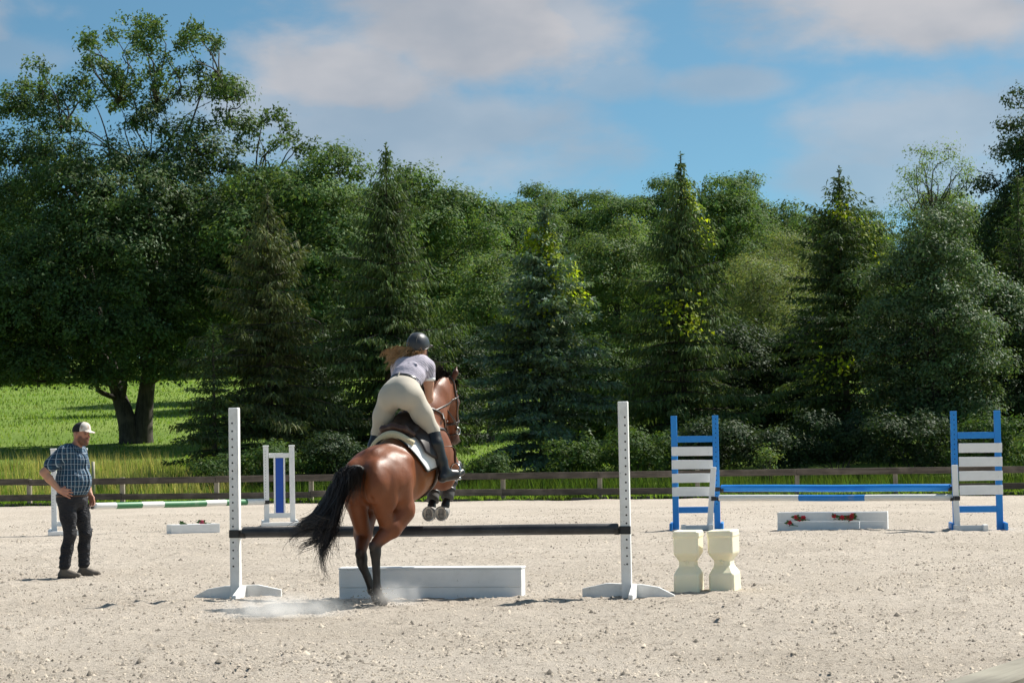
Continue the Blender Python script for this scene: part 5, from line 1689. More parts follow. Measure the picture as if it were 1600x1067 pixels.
axz = lambda u_: 1.19 + .20 * (u_ - .3)
def pad_edge(u_, side): return None
pad = tag(empty('saddle_pad', horse.location, -HYAW), 'white quilted saddle pad under the saddle on the horse', 'saddle pad')
us = np.linspace(.37, .77, 26)
def pad_grid(shr):
    T = np.linspace(-1, 1, 41)
    out = np.zeros((len(us), 41, 3))
    for i, u_ in enumerate(us):
        f = (u_ - .37) / .40
        lim = 0.72 + .90 * min(1, max(0, f) * 3.0) ** .7
        if f > .8: lim *= 1 - .15 * (f - .8) / .2
        out[i] = drape(hb, np.array([u_ ]), T * lim * shr, .012, axz)[0]
    return out
gp = pad_grid(1.0)
shell(gp, .012, 'cloth', M['pad'], pad, hb)
edge = [gp[i, 40] for i in range(0, 26, 1)]
rim = np.concatenate([gp[0, 20:], gp[1:, 40]])
mb = MB(); mb.tube(rim + hb.grad(rim) * .006, .0095, 6); mb.obj('binding', M['black_leather'], pad)
rim = np.concatenate([gp[0, :21][::-1], gp[1:, 0]])
mb = MB(); mb.tube(rim + hb.grad(rim) * .006, .0095, 6); mb.obj('binding', M['black_leather'], pad)

fl_ = tag(empty('fleece_pad', horse.location, -HYAW), 'cream fleece half pad rolled out behind the brown saddle', 'half pad')
tt = np.linspace(-1, 1, 31)
path = np.stack([drape(hb, np.array([.385 + .05 * abs(t_) ** 2.5]), np.array([t_ * (.80 if t_ < 0 else .66)]), .030, axz)[0, 0] for t_ in tt])
mb = MB(); mb.tube(path, .036 - .005 * np.abs(tt) ** 3, 14); mb.obj('roll', M['fleece'], fl_)
mb = MB(); mb.tube(bez([(-.12, .70, 1.68), (-.06, .73, 1.775), (0, .74, 1.805), (.06, .73, 1.775), (.12, .70, 1.68)], 5), .03, 12); mb.obj('front_roll', M['fleece'], fl_)

sad = tag(empty('saddle', horse.location, -HYAW), 'brown leather jumping saddle under the rider', 'saddle')
sb_ = Body((-.4, .3, 1.3), (.4, 1.05, 1.95), .009)
sb_.chain([(0, .46, 1.59), (0, .57, 1.65), (0, .66, 1.71), (0, .74, 1.755)], [.06, .06, .062, .05], .04, 1.55, col=None)
for sx in (-1, 1):
    sb_.chain([(sx * .13, .50, 1.56), (sx * .13, .60, 1.61), (sx * .10, .70, 1.67), (sx * .03, .76, 1.74)], [.04, .045, .05, .04], .04)
link('seat', sb_.mesh('seat', M['flap']), None, sad)
sb_ = Body((-.4, .3, 1.3), (.4, 1.05, 1.95), .009)
for sx in (-1, 1):
    sb_.chain([(sx * .0, .41, 1.638), (sx * .11, .425, 1.615), (sx * .17, .49, 1.565)], [.032, .031, .026], .03)
link('cantle', sb_.mesh('cantle', M['leather']), None, sad)
for sx in (-1, 1):
    g = []
    for u_ in np.linspace(.50, .78, 14):
        f = (u_ - .50) / .28
        t1 = .85 + .55 * math.sin(math.pi * min(1, .18 + .82 * f) * .62)
        g.append(drape(hb, np.array([u_]), sx * np.linspace(.06, t1, 16), .046, axz)[0])
    shell(np.stack(g), .012, 'flap', M['flap'], sad, hb)
ring = []
for a in np.linspace(0, 2 * math.pi, 40, endpoint=False):
    ring.append(drape(hb, np.array([.745]), np.array([a]), .006, axz)[0, 0])
ring = np.array(ring)
strap(sad, 'girth', ring[8:33], .085, .012, M['strap'], hb, .008, 2)
# stirrups: leather, iron and tread
for sx, foot in ((1, (.415, .865, 1.165)), (-1, (-.40, .78, 1.165))):
    foot = np.array(foot)
    a = np.linspace(0, 2 * math.pi, 20)
    out = unit(np.array([.25 * sx, 1, 0])); rt_ = np.array([out[1], -out[0], 0])
    lp = foot + np.outer(np.sin(a) * .062, rt_) + np.outer(np.cos(a) * .075 + .05, [0, 0, 1.0])
    mb = MB(); mb.tube(lp, .0075, 8, caps=False); mb.tube([foot - rt_ * .06 + [0, 0, -.018], foot + rt_ * .06 + [0, 0, -.018]], .015, 8)
    mb.obj('stirrup_iron', M['steel'], sad)
    top = foot + [0, 0, .12]
    strap(sad, 'stirrup_leather', [top, top + [-.01 * sx, -.03, .15], (sx * .31, .70, 1.45), (sx * .2, .70, 1.60)], .025, .006, M['leather'])

br_ = tag(empty('bridle', horse.location, -HYAW), 'dark leather bridle with reins on the bay horse', 'bridle')
def headring(t_, back, n_=18):
    c = P0 + hd * t_ + np.array([0, back, 0])
    e2 = np.cross(hd, [1, 0, 0])
    a = np.linspace(0, 2 * math.pi, n_, endpoint=False)
    return hb.cast(np.repeat(c[None], n_, 0), np.cos(a)[:, None] * np.array([[1.0, 0, 0]]) + np.sin(a)[:, None] * e2[None])
strap(br_, 'noseband', headring(.36, -.01), .022, .006, M['strap'], hb, .004, 3, True)
strap(br_, 'flash_strap', headring(.47, -.01), .014, .005, M['strap'], hb, .004, 3, True)
strap(br_, 'throat_strap', headring(.13, -.06), .014, .005, M['strap'], hb, .004, 3, True)
hr = headring(.06, 0.0)
strap(br_, 'browband', hr[[0, 16, 15, 14, 13, 12, 11, 9]] if False else hr[[9, 10, 11, 12, 13, 14, 15, 16, 17, 0]], .02, .006, M['strap'], hb, .004, 3)
bit = {}
for sx in (-1, 1):
    q = hb.project(np.array([[sx * .06, P0[1] + hd[1] * .445 - .01, P0[2] + hd[2] * .445]]), .01)[0]
    bit[sx] = q
    strap(br_, 'cheekpiece', [P0 + [sx * .01, -.025, .11], P0 + [sx * .075, -.005, .015], P0 + hd * .2 + [sx * .09, -.01, 0], q], .018, .006, M['strap'], hb, .004)
    a = np.linspace(0, 2 * math.pi, 18)
    mb = MB(); mb.tube(q + np.stack([np.full(18, sx * .008), .035 * np.cos(a), .035 * np.sin(a)], 1), .005, 6, caps=False)
    mb.obj('bit_ring', M['steel'], br_)
hand = {1: np.array([.045, 1.14, 1.935]), -1: np.array([-.08, 1.14, 1.945])}
for sx in (-1, 1):
    h_, q = hand[sx], bit[sx]
    strap(br_, 'rein', [q, q * .55 + h_ * .45 + [sx * .07, 0, -.035], h_ + [sx * .0, .01, .01], h_ + [0, -.03, -.03]], .018, .005, M['strap'])
    strap(br_, 'rein', [hb.project(np.array([[sx * .12, 1.29, 1.68]]), .01)[0], h_ + [sx * .03, .05, -.05]], .014, .004, M['strap'])
strap(br_, 'rein', [hand[1], hand[1] + [.06, .05, -.13], (.16, 1.14, 1.70), (.10, 1.2, 1.74), hand[-1] + [.0, .03, -.02]], .018, .005, M['strap'])
strap(br_, 'breastplate_strap', [(.19, .82, 1.60), (.20, 1.03, 1.57), (.17, 1.24, 1.42), (.0, 1.42, 1.33)], .024, .006, M['strap'], hb, .004)
strap(br_, 'neck_strap', [(.05, 1.02, 1.80), (.14, 1.16, 1.74), (.15, 1.30, 1.56), (.05, 1.42, 1.44)], .02, .006, M['strap'], hb, .004)

# ------------------------------------------------------------------ people
SKIN = (0.50, 0.265, 0.175)
M['skin'] = m_vcol('skin', .5, .4, .06, 25, sss=.15)


def hand_prims(B, wrist, d, side, palm_n, curl, col=SKIN, sc=1.0, spread=.12):
    """palm, four unequal bent fingers and a thumb from the palm's side. d = finger direction, side = towards the thumb, palm_n = palm normal"""
    d, side, palm_n = (unit(np.array(q, float)) for q in (d, side, palm_n))
    wrist = np.array(wrist, float)
    kn = wrist + d * .085 * sc
    for f in (-.6, 0, .6):
        B.cone(wrist + side * f * .022 * sc, kn + side * f * .055 * sc, .017 * sc, .013 * sc, .012, col=col)
    for i, L_ in enumerate((.068, .078, .073, .058)):
        o = (1.5 - i) / 1.5
        a = kn + side * o * .033 * sc
        d0 = unit(d + side * o * spread)
        p = [a]; ang = curl * .45
        for seg, fr in enumerate((.45, .32, .23)):
            dd = d0 * math.cos(ang) + palm_n * math.sin(ang)
            p.append(p[-1] + dd * L_ * fr * sc); ang += curl * .75
        B.chain(p, [.0095 * sc, .0088 * sc, .0078 * sc, .0065 * sc], .004, col=col)
    t0 = wrist + d * .028 * sc + side * .028 * sc
    t1 = t0 + unit(side * .8 + d * .7 + palm_n * .3) * .038 * sc
    t2 = t1 + unit(side * .25 + d * .9 + palm_n * (.3 + .5 * curl)) * .033 * sc
    B.chain([t0, t1, t2], [.014 * sc, .0105 * sc, .008 * sc], .006, col=col)


def m_cloth(name, a, b):
    """worn cloth with creases"""
    m, t = new_mat(name)
    oc = t.n('ShaderNodeTexCoord').outputs['Object']
    mp = t.n('ShaderNodeMapping', {'Vector': oc, 'Scale': (1, 1, 1.9), 'Rotation': (.25, .2, 0)}).outputs[0]
    n1 = t.n('ShaderNodeTexNoise', {'Vector': mp, 'Scale': 7.0, 'Detail': 3.0, 'Distortion': 1.2}).outputs[0]
    n2 = t.n('ShaderNodeTexNoise', {'Vector': oc, 'Scale': 4.0, 'Detail': 4.0}).outputs[0]
    h = t.math('ABSOLUTE', t.math('SUBTRACT', n1, .5))
    bp = t.n('ShaderNodeBump', {'Strength': .8, 'Distance': .09, 'Height': h}).outputs[0]
    c = t.mix(t.ramp(n2, .35, .7), a, b)
    finish(t, t.n('ShaderNodeBsdfPrincipled', {'Base Color': c, 'Roughness': .85, 'Normal': bp}).outputs[0])
    return m


# ---- the rider
rider = tag(empty('person', horse.location, -HYAW), 'rider in black helmet, striped shirt and beige breeches folded forward over the horse', 'person')
RJ = dict(hipR=(.122, .59, 1.90), hipL=(-.122, .58, 1.90), knR=(.262, .70, 1.60), knL=(-.285, .655, 1.58), anR=(.375, .715, 1.215), anL=(-.345, .64, 1.21),
          shR=(.115, .92, 2.20), shL=(-.205, .905, 2.20), elR=(.118, .925, 1.895), elL=(-.235, .98, 1.94), wrR=(.055, 1.06, 1.925), wrL=(-.105, 1.07, 1.955))
RJ = {k: np.array(v) for k, v in RJ.items()}


def r_pelvis(B, f, col):
    B.ell((0, .595, 1.965), (.156 + f, .138 + f, .128 + f), .05, (RAD(-25), 0, 0), col=col)
    for sx in (-1, 1):
        B.ell((sx * .078, .525, 1.92), (.098 + f, .10 + f, .125 + f), .05, (RAD(-20), 0, 0), col=col)
    B.cone((0, .63, 2.0), (-.005, .685, 2.06), .122 + f, .112 + f, .04, 1.22, col=col)


def r_thigh(B, f, col):
    for s_ in 'RL':
        h, k_ = RJ['hip' + s_], RJ['kn' + s_]
        m_ = h * .5 + k_ * .5 + [0, -.012, .0]
        B.chain([h, m_, k_], [.103 + f, .085 + f, .061 + f], .05, col=col)
        B.cone(k_, k_ * .8 + RJ['an' + s_] * .2, .060 + f, .052 + f, .02, col=col)


def r_shin(B, f, col, foot=True, sides='RL'):
    for s_ in sides:
        sx = 1 if s_ == 'R' else -1
        k_, a = RJ['kn' + s_], RJ['an' + s_]
        calf = k_ * .66 + a * .34 + [0, -.02, 0]
        B.chain([k_ + (a - k_) * .06, calf, k_ * .25 + a * .75, a], [.058 + f, .063 + f, .047 + f, .042 + f], .02, col=col)
        if foot:
            heel = a + [sx * .0, -.045, -.062]; ball = a + [sx * .055, .115, -.036]; toe = a + [sx * .08, .195, -.012]
            B.cone(a, heel, .040 + f, .030 + f, .02, col=col)
            B.chain([heel, ball, toe], [.030 + f, .034 + f, .026 + f], .02, col=col)
            B.cone(a + [0, .02, -.01], ball + [0, 0, .01], .036 + f, .03 + f, .02, col=col)


def r_torso(B, f, col, sleeve=False):
    B.chain([(-.002, .66, 2.04), (-.008, .75, 2.11), (-.02, .86, 2.17), (-.03, .925, 2.195)], [.108 + f, .106 + f, .112 + f, .095 + f], .04, 1.3, col=col)
    B.cone(RJ['shL'] + [.03, 0, 0], RJ['shR'] - [.03, 0, 0], .062 + f, .062 + f, .05, col=col)
    for sx in (-1, 1):
        B.ell((-.03 + sx * .085, .86, 2.25), (.07 + f, .09 + f, .045 + f), .04, (RAD(25), 0, 0), col=col)
    if sleeve:
        for s_ in 'RL':
            a, e = RJ['sh' + s_], RJ['el' + s_]
            B.cone(a, a * .70 + e * .30, .056 + f, .054 + f, .03, col=col)


RB = Body((-.50, .28, 1.05), (.50, 1.42, 2.62), .0088)
r_pelvis(RB, -.006, SKIN); r_thigh(RB, -.006, SKIN); r_shin(RB, -.006, SKIN); r_torso(RB, -.006, SKIN)
for s_ in 'RL':
    RB.chain([RJ['sh' + s_], RJ['sh' + s_] * .5 + RJ['el' + s_] * .5, RJ['el' + s_]], [.050, .045, .038], .03, col=SKIN)
    RB.chain([RJ['el' + s_], RJ['el' + s_] * .65 + RJ['wr' + s_] * .35, RJ['wr' + s_]], [.038, .037, .026], .02, col=SKIN)
hc = np.array([-.035, 1.03, 2.40])
RB.cone((-.03, .94, 2.24), hc + [0, -.025, -.05], .055, .05, .03, col=SKIN)
RB.ell(hc, (.072, .092, .105), .03, (RAD(-12), 0, 0), col=SKIN)
RB.ell(hc + [0, .06, -.06], (.048, .045, .045), .03, col=SKIN)
RB.ell(hc + [0, .105, -.03], (.014, .018, .022), .012, col=SKIN)
RB.ell(hc + [0, .095, -.068], (.022, .010, .008), .008, col=(.35, .1, .09))
for sx in (-1, 1):
    RB.ell(hc + [sx * .032, .082, .0], (.012, .008, .008), .004, col=(.1, .07, .05))
    RB.ell(hc + [sx * .074, -.005, -.015], (.012, .02, .03), .01, col=SKIN)
hand_prims(RB, RJ['wrR'], (-.1, 1, .02), (-.15, .1, 1), (-1, 0, 0), 1.5)
hand_prims(RB, RJ['wrL'], (.1, 1, .02), (.15, .1, 1), (1, 0, 0), 1.5)
link('body', RB.mesh('body', M['skin'], SKIN, .01), None, rider)

M['breeches'] = m_simple('beige_breeches', (0.49, 0.44, 0.36), .85, .05, 14, .10, sheen=.2)
B_ = Body((-.45, .28, 1.4), (.45, 1.0, 2.3), .0088)
r_pelvis(B_, .007, None); r_thigh(B_, .007, None)
B_.cone((0, .395, 1.90), (0, .43, 2.06), .003, .003, .035, sub=True)              # seat seam
B_.clip((-.003, .69, 2.07), (0, .62, .78))
breeches_body = B_
link('breeches', B_.mesh('breeches', M['breeches']), None, rider)

# striped shirt
msh, t = new_mat('striped_shirt')
oc = t.n('ShaderNodeTexCoord').outputs['Object']
sp_ = t.n('ShaderNodeSeparateXYZ', {0: oc})
al = t.math('ADD', t.math('MULTIPLY', sp_.outputs[1], .82), t.math('MULTIPLY', sp_.outputs[2], .57))
nz = t.n('ShaderNodeTexNoise', {'Vector': oc, 'Scale': 5.0, 'Detail': 3.0}).outputs[0]
al = t.math('ADD', al, t.math('MULTIPLY', nz, .03))
st_ = t.math('SINE', t.math('MULTIPLY', al, 290.0))
c = t.mix(t.ramp(st_, -.5, .5), (.50, .47, .53), (.30, .265, .335))
wr = t.n('ShaderNodeTexNoise', {'Vector': oc, 'Scale': 12.0, 'Detail': 4.0}).outputs[0]
bp = t.n('ShaderNodeBump', {'Strength': .45, 'Distance': .03, 'Height': wr}).outputs[0]
finish(t, t.n('ShaderNodeBsdfPrincipled', {'Base Color': c, 'Roughness': .85, 'Normal': bp}).outputs[0])
M['cuff'] = m_simple('white_cuff', (.78, .78, .78), .85, .05, 40)
B_ = Body((-.45, .5, 1.9), (.45, 1.15, 2.45), .0088)
r_torso(B_, .011, None, True)
# folds across the back and side
for (a, b, r0) in (((.10, .72, 2.22), (-.09, .80, 2.265), .006), ((.14, .74, 2.13), (.02, .72, 2.235), .006), ((-.12, .74, 2.19), (.0, .79, 2.26), .005), ((.16, .82, 2.15), (.07, .83, 2.28), .006)):
    B_.cone(a, b, r0, r0, .02, col=None)
B_.clip((0, .655, 2.03), (0, -.62, -.78))
for s_ in 'RL':
    a, e = RJ['sh' + s_], RJ['el' + s_]
link('shirt', B_.mesh('shirt', msh), None, rider)
for s_ in 'RL':
    a, e = RJ['sh' + s_], RJ['el' + s_]
    mb = MB(); ax_ = unit(e - a); q = a + (e - a) * .40
    mb.tube([q - ax_ * .02, q - ax_ * .018, q, q + ax_ * .012], [.060, .064, .066, .058], 20)
    mb.obj('sleeve_cuff', M['cuff'], rider)
# belt
cb = np.array([-.002, .667, 2.048]); ax_ = unit(np.array([0, .62, .78])); e1 = np.array([1.0, 0, 0]); e2 = np.cross(ax_, e1)
aa = np.linspace(0, 2 * math.pi, 30, endpoint=False)
rg_ = breeches_body.cast(np.repeat((cb - ax_ * .0)[None], 30, 0), np.cos(aa)[:, None] * e1 + np.sin(aa)[:, None] * e2)
rc = rg_ - cb
lp = cb + rc * 1.045
V = np.concatenate([lp - ax_ * .017, lp + ax_ * .017, cb + rc * .9 + ax_ * .017, cb + rc * .9 - ax_ * .017])
i = np.arange(30); j = (i + 1) % 30
Q = np.concatenate([np.stack([a * 30 + i, a * 30 + j, b * 30 + j, b * 30 + i], 1) for a, b in ((0, 1), (1, 2), (2, 3), (3, 0))])
link('belt', mesh_np('belt', V, Q, M['black_leather'], False), None, rider)
k0 = np.argmin(rc[:, 1])
box('belt_loop', (.014, .012, .052), tuple(lp[k0] + [0, -.004, 0]), M['breeches'], rider, (RAD(-38), 0, 0), .003)
# tall boots
for s_ in 'RL':
    B_ = Body((-.55, .40, 1.05), (.55, 1.15, 1.75), .0088)
    r_shin(B_, .009, None, True, s_)
    link('boot', B_.mesh('boot', M['black_leather']), None, rider)
# helmet: shell, peak and centre strip
M['helmet'] = m_simple('matt_black_helmet', (0.030, 0.033, 0.040), .42, .2, 60, .03)
B_ = Body((-.25, .75, 2.2), (.25, 1.3, 2.65), .0075)
B_.ell(hc + [0, -.018, .025], (.104, .128, .108), .02, (RAD(-14), 0, 0))
B_.cone(hc + [0, -.075, -.01], hc + [0, -.10, -.055], .06, .045, .05, 1.25)
B_.clip(hc + [0, 0, -.020], (0, .35, -1))
B_.clip(hc + [0, -.05, -.066], (0, -.2, -1))
B_.ell(hc + [0, .125, .01], (.085, .055, .010), .015, (RAD(-12), 0, 0))
hm = link('helmet', B_.mesh('helmet', M['helmet']), None, rider)
pth = [hc + [0, -.018, .025] + np.array([0, -.130 * math.cos(q), .110 * math.sin(q)]) for q in np.linspace(.1, 2.6, 16)]
for sx in (-1, 1):
    mb = MB(); mb.tube(B_.project(np.array(pth) + [sx * .045, 0, 0], .001), .0035, 6); mb.obj('trim', M['boot_grey'], hm)
rimp = [hc + np.array([.10 * math.sin(q), -.02 - .125 * math.cos(q), -.035 - .012 * math.cos(q)]) for q in np.linspace(-2.2, 2.2, 24)]
mb = MB(); mb.tube(B_.project(np.array(rimp), .0), .006, 6); mb.obj('rim', M['black_leather'], hm)
strap(rider, 'chin_strap', [hc + [.085, .0, -.03], hc + [.06, .04, -.10], hc + [0, .05, -.12], hc + [-.06, .04, -.10], hc + [-.085, 0, -.03]], .014, .004, M['black_leather'])
# long wavy hair blown to the left
paths, wd, cl = [], [], []
rr_ = np.random.default_rng(17)
hl = [(np.array([-.27, .83, 2.285]), .0), (np.array([-.24, .80, 2.25]), 1.0), (np.array([-.22, .86, 2.33]), 2.0), (np.array([-.12, .83, 2.27]), 3.1), (np.array([-.03, .84, 2.25]), 4.0), (np.array([-.30, .84, 2.305]), 5.0), (np.array([.02, .86, 2.26]), 5.5)]
nl_ = 22
lk = []
for j in range(nl_):
    e, ph = hl[j % len(hl)]
    lk.append((e + rr_.normal(size=3) * np.array([.03, .03, .022]), hc + np.array([rr_.normal(0, .038), -.06, -.055 + rr_.normal(0, .012)]), rr_.uniform(0, 6.28), rr_.uniform(11, 17), rr_.uniform(.016, .034), rr_.uniform(.65, 1.5)))
for k in range(1300):
    e, b, ph, fq, am, tone = lk[int(rr_.integers(0, nl_))]
    f = np.linspace(0, 1, 12)[:, None]
    fr = rr_.uniform(.75, 1.05)
    sp = rr_.normal(size=3) * .009
    base = b + (e - b) * f * fr + np.array([0, -.045, .02]) * np.sin(math.pi * f) + sp * (.5 + .8 * np.sin(math.pi * f))
    p1 = fq * f + ph + rr_.normal(0, .2)
    base = base + am * np.sqrt(f) * (np.sin(p1) * np.array([[.2, -.35, 1.0]]) + np.cos(p1) * np.array([[.5, .5, .1]]))
    if rr_.random() < .1: base = base + f * rr_.normal(size=3) * .035
    paths.append(base); wd.append(rr_.uniform(.0018, .0036))
    g = tone * rr_.uniform(.8, 1.25); cl.append((.31 * g, .185 * g, .083 * g))
strands(paths, wd, cl, 'hair', m_vcol('brown_hair', .4, .5, .1, 40), rider)

# ---- the man watching
man = tag(empty('person', (-4.98, 27.55, 0.0)), 'bearded man in cap, plaid shirt and dark jeans with a hand on his hip', 'person')
MJ = dict(shR=(-.115, -.165, 1.425), elR=(-.325, -.235, 1.205), wrR=(-.155, -.215, 1.005), shL=(.015, .175, 1.425), elL=(.05, .27, 1.16), wrL=(.125, .17, .95),
          hiR=(-.10, -.085, .90), knR=(-.055, -.10, .495), anR=(-.12, -.10, .095), hiL=(.005, .095, .90), knL=(.085, .085, .50), anL=(.06, .115, .10))
MJ = {k: np.array(v, float) for k, v in MJ.items()}
FWD = unit(np.array([.92, -.39, 0])); RGT = np.array([-.39, -.92, 0])
BEARD = (.16, .075, .045)


def mn_torso(B, f, col, sleeve=False):
    B.cone((-.055, .0, .95), (-.04, .0, 1.10), .150 + f, .165 + f, .05, 1.12, RGT, col=col)
    B.cone((-.04, .0, 1.10), (-.045, .0, 1.32), .162 + f, .140 + f, .05, 1.18, RGT, col=col)
    B.ell(np.array([-.04, 0, 1.10]) + FWD * .075, (.135 + f, .135 + f, .145 + f), .06, col=col)     # belly
    B.ell(np.array([-.035, 0, 1.33]) + FWD * .03, (.14 + f, .14 + f, .10 + f), .05, col=col)
    B.cone(MJ['shR'] + [.03, .04, .0], MJ['shL'] - [.03, .04, 0], .068 + f, .068 + f, .05, col=col)
    B.cone((-.02, 0, 1.46), MJ['shR'] + [.02, .03, .02], .06 + f, .05 + f, .05, col=col)
    B.cone((-.02, 0, 1.46), MJ['shL'] + [-.01, -.03, .02], .06 + f, .05 + f, .05, col=col)
    if sleeve:
        for s_ in 'RL':
            a, e = MJ['sh' + s_], MJ['el' + s_]
            B.cone(a, a * .38 + e * .62, .068 + f, .070 + f, .04, col=col)


def mn_legs(B, f, col):
    B.ell((-.05, .005, .90), (.155 + f, .155 + f, .12 + f), .05, col=col)
    B.ell(np.array([-.05, .005, .90]) - FWD * .07, (.11 + f, .12 + f, .11 + f), .05, col=col)
    for s_ in 'RL':
        h, k_, a = MJ['hi' + s_], MJ['kn' + s_], MJ['an' + s_]
        B.chain([h, h * .5 + k_ * .5, k_], [.100 + f, .082 + f, .062 + f], .04, col=col)
        B.chain([k_, k_ * .6 + a * .4 - FWD * .012, a + [0, 0, .05]], [.060 + f, .060 + f, .050 + f], .03, col=col)


MBd = Body((-.5, -.42, -.02), (.45, .42, 1.85), .0082)
mn_torso(MBd, -.01, SKIN); mn_legs(MBd, -.012, SKIN)
for s_ in 'RL':
    a, e, q = MJ['sh' + s_], MJ['el' + s_], MJ['wr' + s_]
    MBd.chain([a, a * .5 + e * .5, e], [.056, .050, .043], .03, col=SKIN)
    MBd.chain([e, e * .65 + q * .35, q], [.043, .044, .030], .02, col=SKIN)
    k_, an = MJ['kn' + s_], MJ['an' + s_]
    MBd.cone(k_, an, .05, .04, .03, col=SKIN)
    MBd.cone(an + [0, 0, -.04], an + FWD * .11 + [0.0, 0, -.058], .026, .020, .02, col=SKIN)
HD = np.array([.062, -.01, 1.615])
HF = unit(np.array([.90, -.44, -.06])); HS = np.array([-.44, -.90, 0])
SKM = (0.47, 0.215, 0.14)
MBd.cone((-.02, 0, 1.44), HD + [-.03, .0, -.06], .062, .056, .03, col=SKM)
MBd.ell(HD + [0, 0, .025], (.095, .078, .095), .03, (0, 0, math.atan2(HF[1], HF[0])), col=SKM)
MBd.ell(HD + HF * .028 - [0, 0, .055], (.062, .058, .062), .03, (0, 0, math.atan2(HF[1], HF[0])), col=BEARD)
MBd.ell(HD + HF * .062 - [0, 0, .082], (.03, .032, .028), .02, (0, 0, math.atan2(HF[1], HF[0])), col=BEARD)
MBd.chain([HD + HF * .088 + [0, 0, .03], HD + HF * .112 - [0, 0, .012]], [.010, .014], .012, col=SKM)
MBd.cone(HD + HF * .088 - HS * .02 - [0, 0, .045], HD + HF * .088 + HS * .02 - [0, 0, .045], .007, .007, .006, col=(.33, .12, .10))
MBd.cone(HD + HF * .092 - HS * .025 - [0, 0, .034], HD + HF * .092 + HS * .025 - [0, 0, .034], .006, .006, .006, col=BEARD)
for sx in (-1, 1):
    MBd.ell(HD + HF * .082 + HS * sx * .034 + [0, 0, .022], (.010, .010, .008), .004, col=(.05, .04, .035))
    MBd.cone(HD + HF * .088 + HS * sx * .015 + [0, 0, .042], HD + HF * .078 + HS * sx * .05 + [0, 0, .042], .007, .006, .006, col=BEARD)
    MBd.ell(HD + HS * sx * .080 - HF * .008 + [0, 0, .005], (.022, .014, .034), .008, (0, 0, math.atan2(HF[1], HF[0])), col=SKM)
    MBd.ell(HD + HS * sx * .062 + HF * .025 - [0, 0, .035], (.03, .018, .04), .012, (0, 0, math.atan2(HF[1], HF[0])), col=BEARD)
hand_prims(MBd, MJ['wrR'], (.93, .10, -.33), (.25, .1, .95), (.0, 1, 0), .55, (.50, .24, .165), 1.08, .30)
hand_prims(MBd, MJ['wrL'], (.30, -.25, -.90), (.75, -.6, .1), (-.5, -.6, 0), .45, (.50, .24, .165), 1.05, .18)
link('body', MBd.mesh('body', M['skin'], SKIN, .005), None, man)

mpl, t = new_mat('plaid_shirt')
oc = t.n('ShaderNodeTexCoord').outputs['Object']
nz = t.n('ShaderNodeTexNoise', {'Vector': oc, 'Scale': 6.0, 'Detail': 3.0}).outputs['Color']
wv = t.n('ShaderNodeVectorMath', {0: oc, 1: t.n('ShaderNodeVectorMath', {0: nz, 3: .02}, operation='SCALE').outputs[0]}, operation='ADD').outputs[0]
sp_ = t.n('ShaderNodeSeparateXYZ', {0: wv})
lat = t.math('MULTIPLY', t.math('ARCTAN2', sp_.outputs[1], t.math('ADD', sp_.outputs[0], .05)), .19)
def lines(v, period, width, ph=0.0):
    f = t.math('FRACT', t.math('ADD', t.math('DIVIDE', v, period), ph + 20.0))
    return t.math('LESS_THAN', t.math('ABSOLUTE', t.math('SUBTRACT', f, .5)), width)
c = t.mix(lines(sp_.outputs[2], .062, .22), (.008, .036, .085), (.014, .070, .125))
c = t.mix(t.math('MULTIPLY', lines(lat, .040, .24, .25), .6), c, (.006, .020, .045))
c = t.mix(t.math('MULTIPLY', lines(lat, .040, .065), .75), c, (.42, .52, .60))
c = t.mix(t.math('MULTIPLY', lines(sp_.outputs[2], .062, .05, .5), .55), c, (.45, .55, .6))
wr = t.n('ShaderNodeTexNoise', {'Vector': oc, 'Scale': 9.0, 'Detail': 4.0, 'Distortion': .6}).outputs[0]
bp = t.n('ShaderNodeBump', {'Strength': .7, 'Distance': .05, 'Height': wr}).outputs[0]
finish(t, t.n('ShaderNodeBsdfPrincipled', {'Base Color': c, 'Roughness': .85, 'Normal': bp}).outputs[0])
B_ = Body((-.45, -.42, .8), (.4, .42, 1.62), .0085)
mn_torso(B_, .012, None, True)
B_.clip((0, 0, .945), (0, 0, -1))
B_.cone((-.045, 0, 1.48), (.0, -.02, 1.60), .068, .074, .01, sub=True)
for s_ in 'RL':
    a, e = MJ['sh' + s_], MJ['el' + s_]
shirt_body = B_
sh_o = link('shirt', B_.mesh('shirt', mpl), None, man)
strap(sh_o, 'collar', [(-.115, .02, 1.475), (-.10, -.085, 1.485), (-.01, -.105, 1.475), (.055, -.075, 1.435)], .05, .008, mpl, B_, .004)
strap(sh_o, 'button_placket', [np.array([.055, -.06, 1.41]), np.array([-.04, 0, 1.25]) + FWD * .2, np.array([-.04, 0, 1.10]) + FWD * .26, np.array([-.04, 0, .97]) + FWD * .2], .028, .004, mpl, B_, .002)
M['jeans'] = m_cloth('dark_grey_jeans', (0.013, 0.013, 0.017), (0.026, 0.026, 0.032))
B_ = Body((-.35, -.35, .02), (.3, .35, 1.02), .0085)
mn_legs(B_, .008, None)
for s_ in 'RL':                                                          # bunched hems and knee folds
    a = MJ['an' + s_]; k_ = MJ['kn' + s_]
    for dz, rr in ((.05, .068), (.10, .064), (.155, .066)):
        B_.ell(a + [.004, 0, dz], (rr, rr, .022), .025, (RAD(8), RAD(-10), 0))
    B_.cone(k_ + FWD * .06 + [0, 0, .05] - RGT * .05, k_ + FWD * .07 + [0, 0, .0] + RGT * .05, .010, .010, .02)
B_.clip((0, 0, .955), (0, 0, 1))
link('jeans', B_.mesh('jeans', M['jeans']), None, man)
aa = np.linspace(0, 2 * math.pi, 28, endpoint=False)
rgm = B_.cast(np.repeat(np.array([[-.05, 0, .94]]), 28, 0), np.stack([np.cos(aa), np.sin(aa), 0 * aa], 1))
